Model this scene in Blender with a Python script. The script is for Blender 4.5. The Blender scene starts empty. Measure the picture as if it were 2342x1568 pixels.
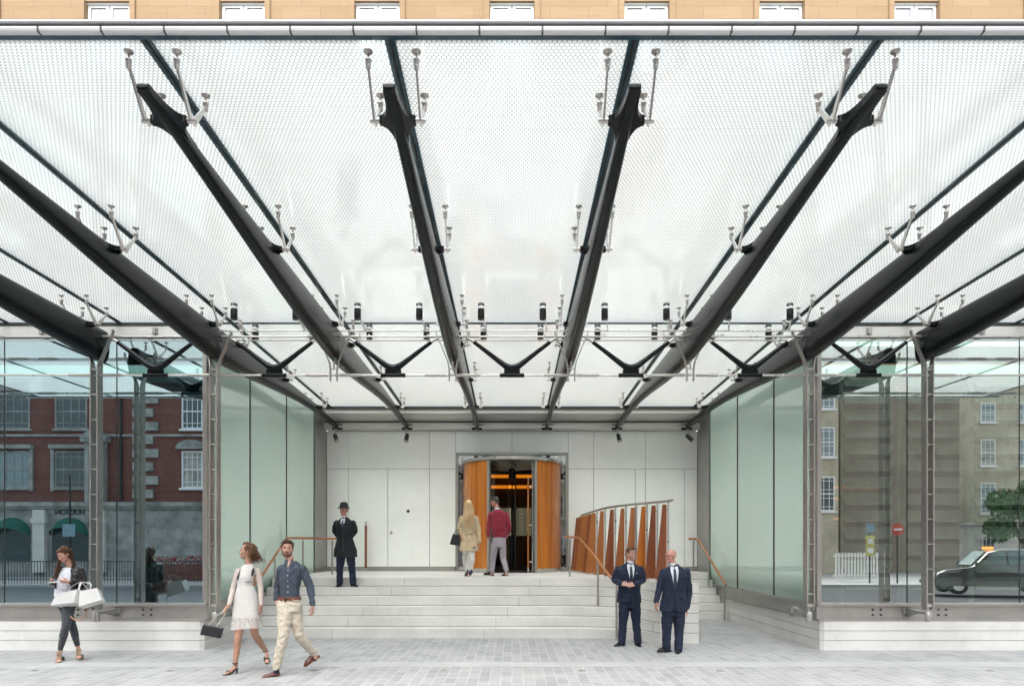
import bpy, bmesh, math, random
from mathutils import Vector, Matrix, noise
from mathutils.bvhtree import BVHTree
PI = math.pi
R = math.radians
rnd = random.Random(7)
S = bpy.context.scene
COL = S.collection
EYE, FOC, CX, HY = 1.75, 1561.0, 1171.0, 1252.0      # eye height and the survey numbers taken from the photograph

def at(px, py, d):
    """survey point: bearing and height read off the photograph, d metres in front of the camera"""
    return Vector(((px - CX) * d / FOC, d, EYE - (py - HY) * d / FOC))

# ---------------------------------------------------------------- objects
def tag(o, label=None, cat=None, group=None, kind=None):
    if label: o['label'] = label
    if cat: o['category'] = cat
    if group: o['group'] = group
    if kind: o['kind'] = kind
    return o

def thing(name, loc, label, cat, group=None):
    o = bpy.data.objects.new(name, None)
    o.empty_display_size = .1
    COL.objects.link(o); o.location = loc
    return tag(o, label, cat, group)

def wloc(o):
    v = Vector((0, 0, 0))
    while o is not None:
        v += o.location; o = o.parent
    return v

def link(name, me, parent=None):
    o = bpy.data.objects.new(name, me); COL.objects.link(o)
    if parent is not None:
        o.parent = parent
        o.location = -wloc(parent)
    return o

def copy_tree(o, parent=None):
    c = o.copy(); COL.objects.link(c); c.parent = parent
    for ch in list(o.children): copy_tree(ch, c)
    return c

def catmull(pts, n=6):
    pts = [Vector(p) for p in pts]; out = []
    for i in range(len(pts) - 1):
        p0 = pts[max(i-1, 0)]; p1 = pts[i]; p2 = pts[i+1]; p3 = pts[min(i+2, len(pts)-1)]
        for k in range(n):
            t = k / n
            out.append(.5*((2*p1) + (p2-p0)*t + (2*p0-5*p1+4*p2-p3)*t*t + (3*p1-p0-3*p2+p3)*t**3))
    out.append(pts[-1]); return out

class MB:
    def __init__(s): s.v = []; s.f = []; s.m = []; s.s = []
    def add(s, vs, fs, mi=0, smooth=False):
        b = len(s.v); s.v += [tuple(v) for v in vs]
        for f in fs:
            s.f.append([b+i for i in f]); s.m.append(mi); s.s.append(smooth)
        return s
    def box(s, x0, x1, y0, y1, z0, z1, mi=0, fm=None):
        vs = [(x0,y0,z0),(x1,y0,z0),(x1,y1,z0),(x0,y1,z0),(x0,y0,z1),(x1,y0,z1),(x1,y1,z1),(x0,y1,z1)]
        fs = [(0,3,2,1),(4,5,6,7),(0,1,5,4),(1,2,6,5),(2,3,7,6),(3,0,4,7)]   # bottom top front right back left
        b = len(s.v); s.v += vs
        for k, f in enumerate(fs):
            s.f.append([b+i for i in f]); s.m.append(fm[k] if fm else mi); s.s.append(False)
        return s
    def obox(s, c, ax, ay, az, mi=0):
        c = Vector(c); ax = Vector(ax); ay = Vector(ay); az = Vector(az)
        vs = [c+i*ax+j*ay+k*az for k in (-1,1) for j in (-1,1) for i in (-1,1)]
        fs = [(0,2,3,1),(4,5,7,6),(0,1,5,4),(1,3,7,5),(3,2,6,7),(2,0,4,6)]
        return s.add(vs, fs, mi)
    def loft(s, rings, mi=0, smooth=True, caps=True):
        n = len(rings[0]); vs = [p for r in rings for p in r]; fs = []
        for i in range(len(rings)-1):
            for j in range(n):
                k = (j+1) % n
                fs.append((i*n+j, i*n+k, (i+1)*n+k, (i+1)*n+j))
        s.add(vs, fs, mi, smooth)
        if caps:
            s.add(rings[0], [tuple(range(n))[::-1]], mi); s.add(rings[-1], [tuple(range(n))], mi)
        return s
    def tube(s, path, r, seg=10, mi=0, smooth=True, flat=1.0, up=None):
        path = [Vector(p) for p in path]; n = len(path)
        rs = r if isinstance(r, (list, tuple)) else [r]*n
        rings = []; u = None
        for i, p in enumerate(path):
            t = (path[min(i+1, n-1)] - path[max(i-1, 0)]).normalized()
            if u is None:
                a = Vector(up) if up else (Vector((0,0,1)) if abs(t.z) < .9 else Vector((0,1,0)))
                u = (a - a.dot(t)*t).normalized()
            else:
                u = (u - u.dot(t)*t).normalized()
            w = t.cross(u)
            rings.append([p + rs[i]*(math.cos(q)*u*flat + math.sin(q)*w) for q in [2*PI*k/seg for k in range(seg)]])
        return s.loft(rings, mi, smooth)
    def cyl(s, p0, p1, r0, r1=None, seg=14, mi=0): return s.tube([p0, p1], [r0, r0 if r1 is None else r1], seg, mi)
    def lathe(s, prof, c, seg=24, mi=0, sx=1, sy=1):
        rings = [[(c[0]+r*math.cos(2*PI*k/seg)*sx, c[1]+r*math.sin(2*PI*k/seg)*sy, c[2]+z) for k in range(seg)] for r, z in prof]
        return s.loft(rings, mi, True)
    def prism(s, pts, lo, hi, axis='z', mi=0, fm=None):
        def P(a, b, h):
            return (a, b, h) if axis == 'z' else ((a, h, b) if axis == 'y' else (h, a, b))
        n = len(pts); A = [P(a, b, lo) for a, b in pts]; B = [P(a, b, hi) for a, b in pts]
        s.add(A+B, [(i, (i+1) % n, n+(i+1) % n, n+i) for i in range(n)], mi)
        s.add(A, [tuple(range(n))[::-1]], mi); s.add(B, [tuple(range(n))], fm if fm is not None else mi)
        return s
    def build(s, name, mats, parent=None, bevel=0, fix=True):
        me = bpy.data.meshes.new(name)
        me.from_pydata(s.v, [], s.f)
        mats = mats if isinstance(mats, (list, tuple)) else [mats]
        for m in mats: me.materials.append(m)
        me.polygons.foreach_set('material_index', s.m)
        me.polygons.foreach_set('use_smooth', s.s)
        if fix:
            bm = bmesh.new(); bm.from_mesh(me)
            bmesh.ops.recalc_face_normals(bm, faces=bm.faces)
            bm.to_mesh(me); bm.free()
        me.update()
        o = link(name, me, parent)
        if bevel:
            b = o.modifiers.new('bevel', 'BEVEL'); b.width = bevel; b.segments = 2; b.limit_method = 'ANGLE'; b.angle_limit = R(40)
        return o

# ---------------------------------------------------------------- materials
class NT:
    def __init__(s, name):
        s.m = bpy.data.materials.new(name); s.m.use_nodes = True
        s.t = s.m.node_tree; s.t.nodes.clear()
        s.out = s.t.nodes.new('ShaderNodeOutputMaterial')
    def n(s, typ, ins=None, **kw):
        x = s.t.nodes.new('ShaderNode'+typ)
        for k, v in kw.items(): setattr(x, k, v)
        for k, v in (ins or {}).items():
            sock = x.inputs[k]
            if isinstance(v, bpy.types.NodeSocket): s.t.links.new(v, sock)
            elif isinstance(v, (tuple, list)) and len(v) == 3 and len(sock.default_value) == 4: sock.default_value = (*v, 1)
            else: sock.default_value = v
        return x
    def math(s, op, a, b=None, c=None):
        ins = {0: a}
        if b is not None: ins[1] = b
        if c is not None: ins[2] = c
        return s.n('Math', ins, operation=op).outputs[0]
    def vm(s, op, a, b=None, c=None, out=0):
        ins = {0: a}
        if b is not None: ins[1] = b
        if c is not None: ins[2] = c
        return s.n('VectorMath', ins, operation=op).outputs[out]
    def mix(s, f, a, b): 
        x = s.t.nodes.new('ShaderNodeMix'); x.data_type = 'RGBA'
        for i, v in ((0, f), (6, a), (7, b)):
            if isinstance(v, bpy.types.NodeSocket): s.t.links.new(v, x.inputs[i])
            elif i: x.inputs[i].default_value = (*v, 1)
            else: x.inputs[i].default_value = v
        return x.outputs[2]
    def ramp(s, f, lo, hi, a=0., b=1.):
        return s.n('MapRange', {0: f, 1: lo, 2: hi, 3: a, 4: b}).outputs[0]
    def pos(s): return s.n('NewGeometry').outputs['Position']
    def obj(s): return s.n('TexCoord').outputs['Object']
    def noise(s, vec, scale, detail=4, rough=.55):
        return s.n('TexNoise', {'Vector': vec, 'Scale': scale, 'Detail': detail, 'Roughness': rough}).outputs['Fac']
    def bump(s, h, strength=.3, dist=.01):
        return s.n('Bump', {'Height': h, 'Strength': strength, 'Distance': dist}).outputs[0]
    def done(s, sh):
        s.t.links.new(sh, s.out.inputs[0]); return s.m
    def bsdf(s, color, rough=.5, metal=0, normal=None, **kw):
        ins = {'Base Color': color, 'Roughness': rough, 'Metallic': metal}
        if normal is not None: ins['Normal'] = normal
        for k, v in kw.items(): ins[k.replace('_', ' ')] = v
        return s.n('BsdfPrincipled', ins).outputs[0]

def simple(name, col, rough=.5, metal=0, var=.12, scale=6, bump=0, bscale=60, **kw):
    t = NT(name); p = t.obj()
    f = t.noise(p, scale)
    lo = tuple(c*(1-var) for c in col); hi = tuple(min(1, c*(1+var)) for c in col)
    c = t.mix(t.ramp(f, .3, .7), lo, hi)
    nr = t.bump(t.noise(p, bscale, 3), bump, .004) if bump else None
    rg = t.ramp(t.noise(p, scale*2.3), .3, .7, max(0, rough*.85), min(1, rough*1.15))
    return t.done(t.bsdf(c, rg, metal, nr, **kw))

def hexmask(t, p2, s, lw, soft=.04, out_dist=False):
    """1 inside the cells of a honeycomb, 0 on its lines"""
    p = t.vm('MULTIPLY', p2, (1/s, 1/s, 0)) if not isinstance(s, tuple) else t.vm('MULTIPLY', p2, (1/s[0], 1/s[1], 0))
    h = (.5, .8660254, .5); mh = (-.5, -.8660254, -.5)
    a = t.vm('WRAP', p, h, mh)
    b = t.vm('WRAP', t.vm('SUBTRACT', p, (.5, .8660254, 0)), h, mh)
    la = t.vm('LENGTH', a, out=1); lb = t.vm('LENGTH', b, out=1)
    k = t.math('LESS_THAN', la, lb)
    mx = t.n('Mix', data_type='VECTOR'); mx.factor_mode = 'UNIFORM'
    t.t.links.new(k, mx.inputs[0]); t.t.links.new(b, mx.inputs[4]); t.t.links.new(a, mx.inputs[5])
    g = t.vm('ABSOLUTE', mx.outputs[1])
    sp = t.n('SeparateXYZ', {0: g})
    if out_dist: return t.vm('LENGTH', g, out=1)
    d = t.math('MAXIMUM', sp.outputs[0], t.math('ADD', t.math('MULTIPLY', sp.outputs[0], .5), t.math('MULTIPLY', sp.outputs[1], .8660254)))
    return t.ramp(d, .5-lw-soft, .5-lw+soft, 1., 0.)

def m_roof_frit():
    t = NT('fritted roof glass'); p = t.pos()
    k = hexmask(t, p, .040, .070, .035)
    tr = t.n('BsdfTranslucent', {'Color': (.97, 1., .995)}).outputs[0]
    df = t.n('BsdfDiffuse', {'Color': (.80, .84, .83)}).outputs[0]
    dirt = t.noise(t.vm('MULTIPLY', p, (1.6, .35, 1)), 1.3, 6, .6)
    tr = t.n('BsdfTranslucent', {'Color': t.mix(t.ramp(dirt, .35, .7), (.98, 1., .99), (.86, .895, .885))}).outputs[0]
    cell = t.n('MixShader', {0: ROOF_DIFF, 1: tr, 2: df}).outputs[0]
    clr = t.n('BsdfRefraction', {'Color': (.95, .985, .985), 'Roughness': .78, 'IOR': 1.0}).outputs[0]
    cell = t.n('MixShader', {0: ROOF_CLEAR, 1: cell, 2: clr}).outputs[0]
    t2 = t.n('BsdfTranslucent', {'Color': (.34, .40, .42)}).outputs[0]
    clr2 = t.n('BsdfTransparent', {'Color': (.42, .50, .53)}).outputs[0]
    line = t.n('MixShader', {0: .5, 1: t2, 2: clr2}).outputs[0]
    sh = t.n('MixShader', {0: k, 1: line, 2: cell}).outputs[0]
    gl = t.n('BsdfGlossy', {'Color': (1, 1, 1), 'Roughness': .06}).outputs[0]
    return t.done(t.n('MixShader', {0: t.math('MULTIPLY', t.n('Fresnel', {'IOR': 1.35}).outputs[0], .5), 1: sh, 2: gl}).outputs[0])

def m_clear(name, tint=(.93, .97, .96), refl=.06, rcol=(1, 1, 1)):
    t = NT(name)
    a = t.n('BsdfTransparent', {'Color': tint}).outputs[0]
    b = t.n('BsdfGlossy', {'Color': rcol, 'Roughness': 0.0}).outputs[0]
    lw = t.n('LayerWeight', {'Blend': .25}).outputs['Fresnel']
    f = t.math('MINIMUM', t.math('ADD', t.math('MULTIPLY', lw, 1-refl), refl), .9)
    return t.done(t.n('MixShader', {0: f, 1: a, 2: b}).outputs[0])

def m_side_frit():
    t = NT('fritted wall glass'); p = t.pos(); sp = t.n('SeparateXYZ', {0: p})
    q = t.n('CombineXYZ', {0: sp.outputs[1], 1: sp.outputs[2], 2: 0.}).outputs[0]
    d = hexmask(t, q, .042, 0, out_dist=True)
    dot = t.ramp(d, .17, .23, 1., 0.)
    big = t.noise(p, .5, 3)
    base = t.mix(t.ramp(big, .3, .7), (.79, .835, .795), (.87, .90, .87))
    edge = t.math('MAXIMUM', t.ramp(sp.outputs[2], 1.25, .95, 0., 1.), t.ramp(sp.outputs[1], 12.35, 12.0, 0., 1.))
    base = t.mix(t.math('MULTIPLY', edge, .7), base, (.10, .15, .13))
    col = t.mix(t.math('MULTIPLY', dot, .9), base, (.035, .065, .055))
    return t.done(t.bsdf(col, .35, Coat_Weight=1.0, Coat_Roughness=.015, Coat_IOR=1.75, Coat_Tint=(.85, 1, .94, 1)))

def m_paving():
    t = NT('granite setts'); p = t.pos(); sp = t.n('SeparateXYZ', {0: p})
    q = t.n('CombineXYZ', {0: t.math('ADD', sp.outputs[1], t.math('MULTIPLY', t.noise(p, .35, 1), .12)), 1: sp.outputs[0], 2: 0.}).outputs[0]
    br = t.n('TexBrick', {'Vector': q, 'Color1': (.275, .275, .28), 'Color2': (.355, .352, .352), 'Mortar': (.49, .48, .47), 'Scale': 1., 'Mortar Size': .009, 'Mortar Smooth': .35, 'Bias': -.1, 'Brick Width': .36, 'Row Height': .148}, offset=.37, offset_frequency=2)
    br2 = t.n('TexBrick', {'Vector': q, 'Color1': (.80, .80, .81), 'Color2': (1, 1, 1), 'Mortar': (1, 1, 1), 'Scale': 1., 'Mortar Size': 0., 'Bias': .2, 'Brick Width': .36, 'Row Height': .148}, offset=.37, offset_frequency=2, squash=1.0)
    c = t.n('Mix', data_type='RGBA', blend_type='MULTIPLY'); c.inputs[0].default_value = 1
    t.t.links.new(br.outputs[0], c.inputs[6]); t.t.links.new(br2.outputs[0], c.inputs[7])
    sk = t.noise(p, 130, 2, .7); big = t.noise(p, .8, 6, .65)
    strm = t.n('TexNoise', {'Vector': t.vm('MULTIPLY', p, (1, 6, 1)), 'Scale': 1.2, 'Detail': 6.}).outputs['Fac']
    c2 = t.mix(t.ramp(sk, .35, .7, 0., .4), c.outputs[2], (.45, .45, .445))
    c3 = t.mix(t.ramp(big, .42, .72, 0., .5), c2, (.27, .265, .26))
    c4 = t.mix(t.ramp(strm, .45, .75, 0., .45), c3, (.46, .455, .45))
    spots = t.ramp(t.n('TexVoronoi', {'Vector': p, 'Scale': 3.1, 'Randomness': 1.}).outputs['Distance'], .03, .06, .7, 0.)
    stain = t.ramp(t.noise(t.vm('MULTIPLY', p, (1, .6, 1)), 2.6, 5, .75), .60, .72, 0., .4)
    c4 = t.mix(stain, c4, (.20, .195, .19))
    c5 = t.mix(spots, c4, (.2, .2, .2))
    h = t.math('ADD', t.math('MULTIPLY', br.outputs['Fac'], -1.), t.math('MULTIPLY', sk, .35))
    return t.done(t.bsdf(c5, .62, 0, t.bump(h, .55, .005)))

def m_stone(name, col, joint_z=True):
    t = NT(name); p = t.pos(); sp = t.n('SeparateXYZ', {0: p})
    big = t.noise(p, .9, 6, .6); fine = t.noise(p, 90, 3, .7)
    vein = t.noise(t.vm('MULTIPLY', p, (1, 1, 5)), 2.2, 6, .6)
    lo = tuple(c*.80 for c in col); hi = tuple(min(1, c*1.08) for c in col)
    c = t.mix(t.ramp(big, .3, .7), lo, hi)
    c = t.mix(t.ramp(t.noise(t.vm('MULTIPLY', p, (1, 1, .25)), 7, 5, .7), .55, .8, 0., .4), c, tuple(c_*.62 for c_ in col))
    c = t.mix(t.ramp(vein, .5, .8, 0., .35), c, tuple(c_*.72 for c_ in col))
    c = t.mix(t.ramp(fine, .3, .75, 0., .3), c, tuple(c_*.78 for c_ in col))
    if joint_z:                                     # butt joints between the stones of one course, staggered from course to course
        k = t.math('FLOOR', t.math('DIVIDE', sp.outputs[2], .18165))
        u = t.math('FLOORED_MODULO', t.math('ADD', sp.outputs[0], t.math('ADD', t.math('MULTIPLY', k, -.23), 40.3)), 2.95)
        j = t.math('LESS_THAN', t.math('ABSOLUTE', t.math('SUBTRACT', u, 1.4)), .005)
        c = t.mix(t.math('MULTIPLY', j, .6), c, (.12, .12, .11))
    return t.done(t.bsdf(c, .6, 0, t.bump(fine, .15, .003)))

def m_panel():
    t = NT('white glazed panel'); p = t.pos()
    v = t.n('TexNoise', {'Vector': p, 'Scale': 1.1, 'Detail': 8., 'Roughness': .62, 'Distortion': 1.6}).outputs['Fac']
    sp = t.noise(p, 14, 5, .7)
    vein = t.ramp(t.math('ABSOLUTE', t.math('SUBTRACT', v, .5)), .0, .02, .10, 0.)
    c = t.mix(t.ramp(t.noise(p, .9, 4), .35, .65), (.84, .85, .81), (.89, .895, .86))
    c = t.mix(vein, c, (.5, .53, .5))
    c = t.mix(t.ramp(sp, .62, .75, 0., .16), c, (.55, .57, .54))
    return t.done(t.bsdf(c, .4, Coat_Weight=1.0, Coat_Roughness=.03, Coat_IOR=1.36))

def m_wood(name, a, b, c, vert=True, sc=1.0, rough=.32):
    t = NT(name); p = t.obj()
    st = (9*sc, 9*sc, .35*sc) if vert else (.5, 9, 9)
    pl = t.n('TexNoise', {'Vector': t.vm('MULTIPLY', p, st), 'Scale': 1., 'Detail': 2.}).outputs['Fac']
    gr = t.n('TexNoise', {'Vector': t.vm('MULTIPLY', p, (70*sc, 70*sc, 1.6*sc) if vert else (3, 60, 60)), 'Scale': 1., 'Detail': 4.}).outputs['Fac']
    col = t.mix(t.ramp(pl, .35, .65), a, b)
    col = t.mix(t.ramp(gr, .4, .7, 0., .55), col, c)
    return t.done(t.bsdf(col, rough, 0, t.bump(gr, .1, .002), Coat_Weight=.25, Coat_Roughness=.15))

def m_brick(name, c1, c2, mort, sc=1.0):
    t = NT(name); p = t.pos(); sp = t.n('SeparateXYZ', {0: p})
    q = t.n('CombineXYZ', {0: t.math('ADD', sp.outputs[0], sp.outputs[1]), 1: sp.outputs[2], 2: 0.}).outputs[0]
    br = t.n('TexBrick', {'Vector': q, 'Color1': c1, 'Color2': c2, 'Mortar': mort, 'Scale': sc, 'Mortar Size': .01, 'Brick Width': .225, 'Row Height': .075})
    n1 = t.noise(p, .6, 5)
    n2 = t.noise(t.vm('MULTIPLY', p, (1.5, 1.5, .3)), .9, 6, .7)
    c = t.mix(t.ramp(n1, .4, .7, 0., .55), br.outputs[0], tuple(x*.5 for x in c1)); c = t.mix(t.ramp(n2, .5, .75, 0., .5), c, tuple(x*.35 for x in c1))
    return t.done(t.bsdf(c, .85))

def m_ashlar():
    t = NT('sandstone ashlar'); p = t.pos(); sp = t.n('SeparateXYZ', {0: p})
    q = t.n('CombineXYZ', {0: sp.outputs[0], 1: sp.outputs[2], 2: 0.}).outputs[0]
    br = t.n('TexBrick', {'Vector': q, 'Color1': (.30, .20, .105), 'Color2': (.335, .23, .13), 'Mortar': (.20, .14, .085), 'Scale': 1., 'Mortar Size': .006, 'Brick Width': 1.1, 'Row Height': .36})
    n1 = t.noise(t.vm('MULTIPLY', p, (.5, 1, 5)), 1.6, 6, .65)
    c = t.mix(t.ramp(n1, .45, .75, 0., .45), br.outputs[0], (.25, .15, .075))
    return t.done(t.bsdf(c, .8))

def m_asphalt():
    t = NT('asphalt'); p = t.pos()
    c = t.mix(t.ramp(t.noise(p, .7, 5), .3, .7), (.026, .031, .038), (.042, .048, .056))
    c = t.mix(t.ramp(t.noise(p, 160, 2), .4, .7, 0., .4), c, (.13, .13, .13))
    return t.done(t.bsdf(c, .8, 0, t.bump(t.noise(p, 160, 2), .3, .004)))

def m_emit(name, col, s):
    t = NT(name); return t.done(t.n('Emission', {'Color': col, 'Strength': s}).outputs[0])

ROOF_DIFF = .07; ROOF_CLEAR = .60
M = {}
M['roof'] = m_roof_frit()
M['rooftop'] = m_clear('roof glass upper face', (.96, .98, .98), .04)
M['roofedge'] = simple('dark teal glass edge', (.035, .075, .095), .2, 0, .15)
M['black'] = simple('black gasket', (.012, .014, .015), .5)
M['facade_glass'] = m_clear('coated facade glass', (.90, .98, .95), .58, (.93, 1., .97))
M['facade_glass_left'] = m_clear('coated blue facade glass', (.50, .68, .72), .62, (.72, .90, .95))
M['plain_glass'] = m_clear('clear glass', (.9, .95, .94), .05)
M['door_glass'] = m_clear('entrance glass', (.85, .88, .86), .16)
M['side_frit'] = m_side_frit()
M['paving'] = m_paving()
M['stone'] = m_stone('pale step stone', (.66, .64, .605))
M['plinth'] = m_stone('pale plinth stone', (.70, .685, .655), False)
M['kerb'] = m_stone('kerb granite', (.44, .44, .43), False)
M['panel'] = m_panel()
M['gap'] = simple('dark joint', (.05, .052, .048), .7)
M['steel'] = simple('brushed stainless steel', (.40, .375, .35), .36, .8, .08, 3, .05, 200)
M['steel_lt'] = simple('satin stainless steel', (.54, .515, .485), .3, .8, .06, 3)
M['clad'] = simple('bronze grey metal cladding', (.34, .335, .315), .4, .55, .10, 1.2)
M['clad_lt'] = simple('stainless soffit cladding', (.60, .59, .565), .45, .25, .08, 1.0)
t_ = NT('dark grey painted steel'); M['beam'] = t_.done(t_.bsdf((.0036, .0052, .0060), .25, 0, None, Specular_IOR_Level=.20))
M['lamp'] = simple('black lamp enamel', (.02, .021, .023), .35)
M['white'] = simple('white paint', (.80, .80, .79), .5, 0, .04)
M['silver'] = simple('silver anodised aluminium', (.70, .70, .715), .42, .3, .02, 2)
M['brown'] = simple('brown metal', (.16, .13, .115), .45, .4)
M['ashlar'] = m_ashlar()
M['wood'] = m_wood('honey wood', (.40, .105, .010), (.60, .20, .020), (.26, .06, .006))
M['wood_b'] = m_wood('red brown wood', (.20, .052, .018), (.28, .080, .026), (.13, .033, .012))
M['wood_c'] = m_wood('orange brown wood', (.32, .105, .026), (.38, .135, .034), (.21, .064, .018))
M['rail'] = m_wood('oiled rail wood', (.36, .13, .05), (.42, .165, .065), (.26, .09, .03), False, rough=.25)
M['asphalt'] = m_asphalt()
M['redbrick'] = m_brick('red brick', (.24, .068, .045), (.13, .04, .032), (.17, .11, .09))
M['ybrick'] = m_brick('yellow stock brick', (.62, .56, .42), (.45, .39, .28), (.58, .54, .46))
M['stucco'] = simple('stucco', (.62, .60, .56), .8, 0, .1, .8)
M['pstone'] = simple('portland stone', (.30, .30, .285), .8, 0, .4, 1.5)
M['winglass'] = m_clear('dark window glass', (.25, .3, .3), .25)
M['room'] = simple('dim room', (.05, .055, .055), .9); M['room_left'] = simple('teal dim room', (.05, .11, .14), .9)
M['iron'] = simple('black iron', (.015, .016, .016), .5)
M['green'] = simple('green canvas', (.01, .10, .07), .8)
M['hotelglass'] = m_clear('hotel window glass', (.75, .85, .9), .30)
t = NT('room skylight'); M['skylight_dim'] = simple('dim ceiling', (.3, .33, .32), .8); M['skylight'] = t.done(t.n('MixShader', {0: .3, 1: t.n('BsdfTranslucent', {'Color': (.7, .85, .8)}).outputs[0], 2: t.n('BsdfDiffuse', {'Color': (.7, .8, .77)}).outputs[0]}).outputs[0])
# ================================================================ ground
P = 1.09; NR = 6; RH = P / NR; TR = .33; D0 = 13.26; DB = 19.4; XS = 5.26; DF = 11.8; B = 1.94
def struct(o): return tag(o, kind='structure')

m = MB(); m.box(-60, 60, 3.2, 40, -.3, 0); struct(m.build('pavement', M['paving']))
m = MB(); m.box(-400, 400, -400, 3.2, -.42, -.10); struct(m.build('road', M['asphalt']))
m = MB(); m.box(-60, 60, 3.05, 3.2, -.3, .003); struct(m.build('kerb', M['kerb']))
m = MB(); m.box(-60, 60, -50, -8.5, -.2, .02); struct(m.build('far_pavement', M['kerb']))
m = MB()
pts = [(-14, 9.80), (-5, 10.05), (0, 10.06), (6, 10.1), (14, 9.9)]
for (xa, ya), (xb, yb) in zip(pts[:-1], pts[1:]):
    m.prism([(xa, ya), (xb, yb), (xb, yb+.40), (xa, ya+.40)], -.05, .004)
struct(m.build('flush_kerb_strip', M['kerb']))

# round ground lights
for i, x in enumerate([-6.8, -4.88, -2.82, -.97, .99, 2.96, 4.9, 6.8]):
    t = thing('ground_light', (x, 9.72, 0), ['round metal ground light in the paving at the left edge of the picture', 'round ground light in the paving between the phone woman and the woman in white',
        'round ground light in the paving beside the brown shoes of the striding man', 'round ground light in front of the steps, left of the door axis', 'round ground light in front of the steps, right of the door axis',
        'round ground light in the paving in front of the bald man', 'round ground light in the paving before the right window corner', 'round metal ground light in the paving nearest the right edge'][i], 'ground light', 'round lights set in the paving')
    m = MB(); m.lathe([(.055, 0), (.055, .006), (.04, .009), (.04, .004)], (x, 9.72, .001), 20); m.build('rim', M['steel'], t)
    m = MB(); m.lathe([(.0395, 0), (.03, .004), (.001, .005)], (x, 9.72, .001), 16); m.build('lens', M['gap'], t)

# ---------------------------------------------------------------- entrance steps
def bez(a, b, c, n):
    return [tuple((1-t)**2*a[i]+2*t*(1-t)*b[i]+t*t*c[i] for i in (0, 1)) for t in [k/n for k in range(n+1)]]
BX0, BX1, BY = 2.72, 3.43, 12.53
t = thing('entrance_steps', (0, 16, 0), 'broad pale stone steps up to the revolving door, curving into a solid end block', 'steps')
for k in range(NR):
    d = D0 + TR*k
    fr = [(-XS+.012, d)] + bez((.9, d), (2.2+.11*k, d+.03), (BX0, BY), 22) + [(BX1, BY), (BX1, DB-.02), (-XS+.012, DB-.02)]
    fb = [(x, y+.02 if i < len(fr)-2 else y) for i, (x, y) in enumerate(fr)]
    fb[-3] = (BX1-.004, BY+.02); fb[-4] = (BX0+.02, BY+.02)
    z = RH*k
    m = MB(); m.prism(fr, z+(.011 if k else -.02), z+RH)
    if k: m.prism(fb, z, z+.011, mi=1)
    m.build('step' if k < 5 else 'landing', [M['stone'], M['gap']], t, .004)
t = thing('side_steps', (4.3, 17, 0), 'narrow flight of pale stone side steps between the stone block and the right glass wall', 'steps')
for k in range(NR):
    d = 16.6 + .31*k; z = RH*k
    m = MB(); m.box(BX1+.012, XS-.012, d, DB-.02, z+(.011 if k else -.02), z+RH)
    if k: m.box(BX1+.012, XS-.012, d+.02, DB-.02, z, z+.011, 1)
    m.build('step' if k < 5 else 'landing', [M['stone'], M['gap']], t, .004)

# ---------------------------------------------------------------- back wall with panels
t = thing('panelled_wall', (0, DB, P), 'wall of pale glazed stone panels around the revolving door at the back of the entrance', 'wall')
ZT, ZJ, ZD = 5.06, 3.99, 4.42
m = MB()
for x0, x1, z0, z1 in ((-5.28, -1.60, 0, ZT), (1.60, 5.28, 0, ZT), (-1.60, 1.60, ZD+.04, ZT)):
    m.box(x0, x1, DB+.02, DB+.3, z0, z1)
m.build('backing', M['gap'], t)
def panel(x0, x1, z0, z1, g=.006):
    m = MB(); m.box(x0+g, x1-g, DB-.01, DB+.018, z0+g, z1-g)
    return m.build('wall_panel', M['panel'], t, .002)
for xs in ([-5.26, -4.65, -3.53, -2.34, -1.6], [1.6, 2.32, 3.5, 3.79, 4.9, 5.26]):
    lower = xs
    for a, b in zip(lower[:-1], lower[1:]):
        q = panel(a, b, P+.12, ZJ)
        if abs(a+3.53) < .01:
            m = MB(); m.tube([(-3.43, DB-.012, 2.18), (-3.43, DB-.07, 2.18)], [.022, .03], 14); m.tube([(-3.43, DB-.012, 2.18), (-3.43, DB-.02, 2.18)], [.04, .04], 18)
            m.build('door_knob', M['steel'], q)
            m = MB(); m.tube([(-2.95, DB-.012, 2.79), (-2.95, DB-.03, 2.79)], [.045, .035], 18); m.build('spy_hole', M['black'], q)
for xs in ([-5.26, -4.65, -2.34, -1.6], [1.6, 2.32, 3.79, 5.26]):
    for a, b in zip(xs[:-1], xs[1:]): panel(a, b, ZJ, ZT, .004)
for a, b in ((-1.6, 0), (0, 1.6)): panel(a, b, ZD+.03, ZT, .004)
m = MB(); m.box(-5.26, -1.62, DB-.02, DB+.015, P, P+.115); m.box(1.62, 5.26, DB-.02, DB+.015, P, P+.115); m.build('skirting', M['clad'], t)
t = thing('door_pull_post', (-4.09, DB-.35, P), 'upright wooden post with steel ends standing on the landing beside the doorman', 'post')
m = MB(); m.cyl((-4.09, DB-.3, P+.09), (-4.09, DB-.3, P+1.28), .034); m.build('wooden_grip', M['wood_b'], t)
m = MB(); m.cyl((-4.09, DB-.3, P+1.28), (-4.09, DB-.3, P+1.40), .03); m.build('steel_cap', M['steel_lt'], t)
m = MB(); m.cyl((-4.09, DB-.3, P), (-4.09, DB-.3, P+.09), .024); m.lathe([(.05, 0), (.05, .01), (.02, .012)], (-4.09, DB-.3, P)); m.build('steel_foot', M['steel_lt'], t)

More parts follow.
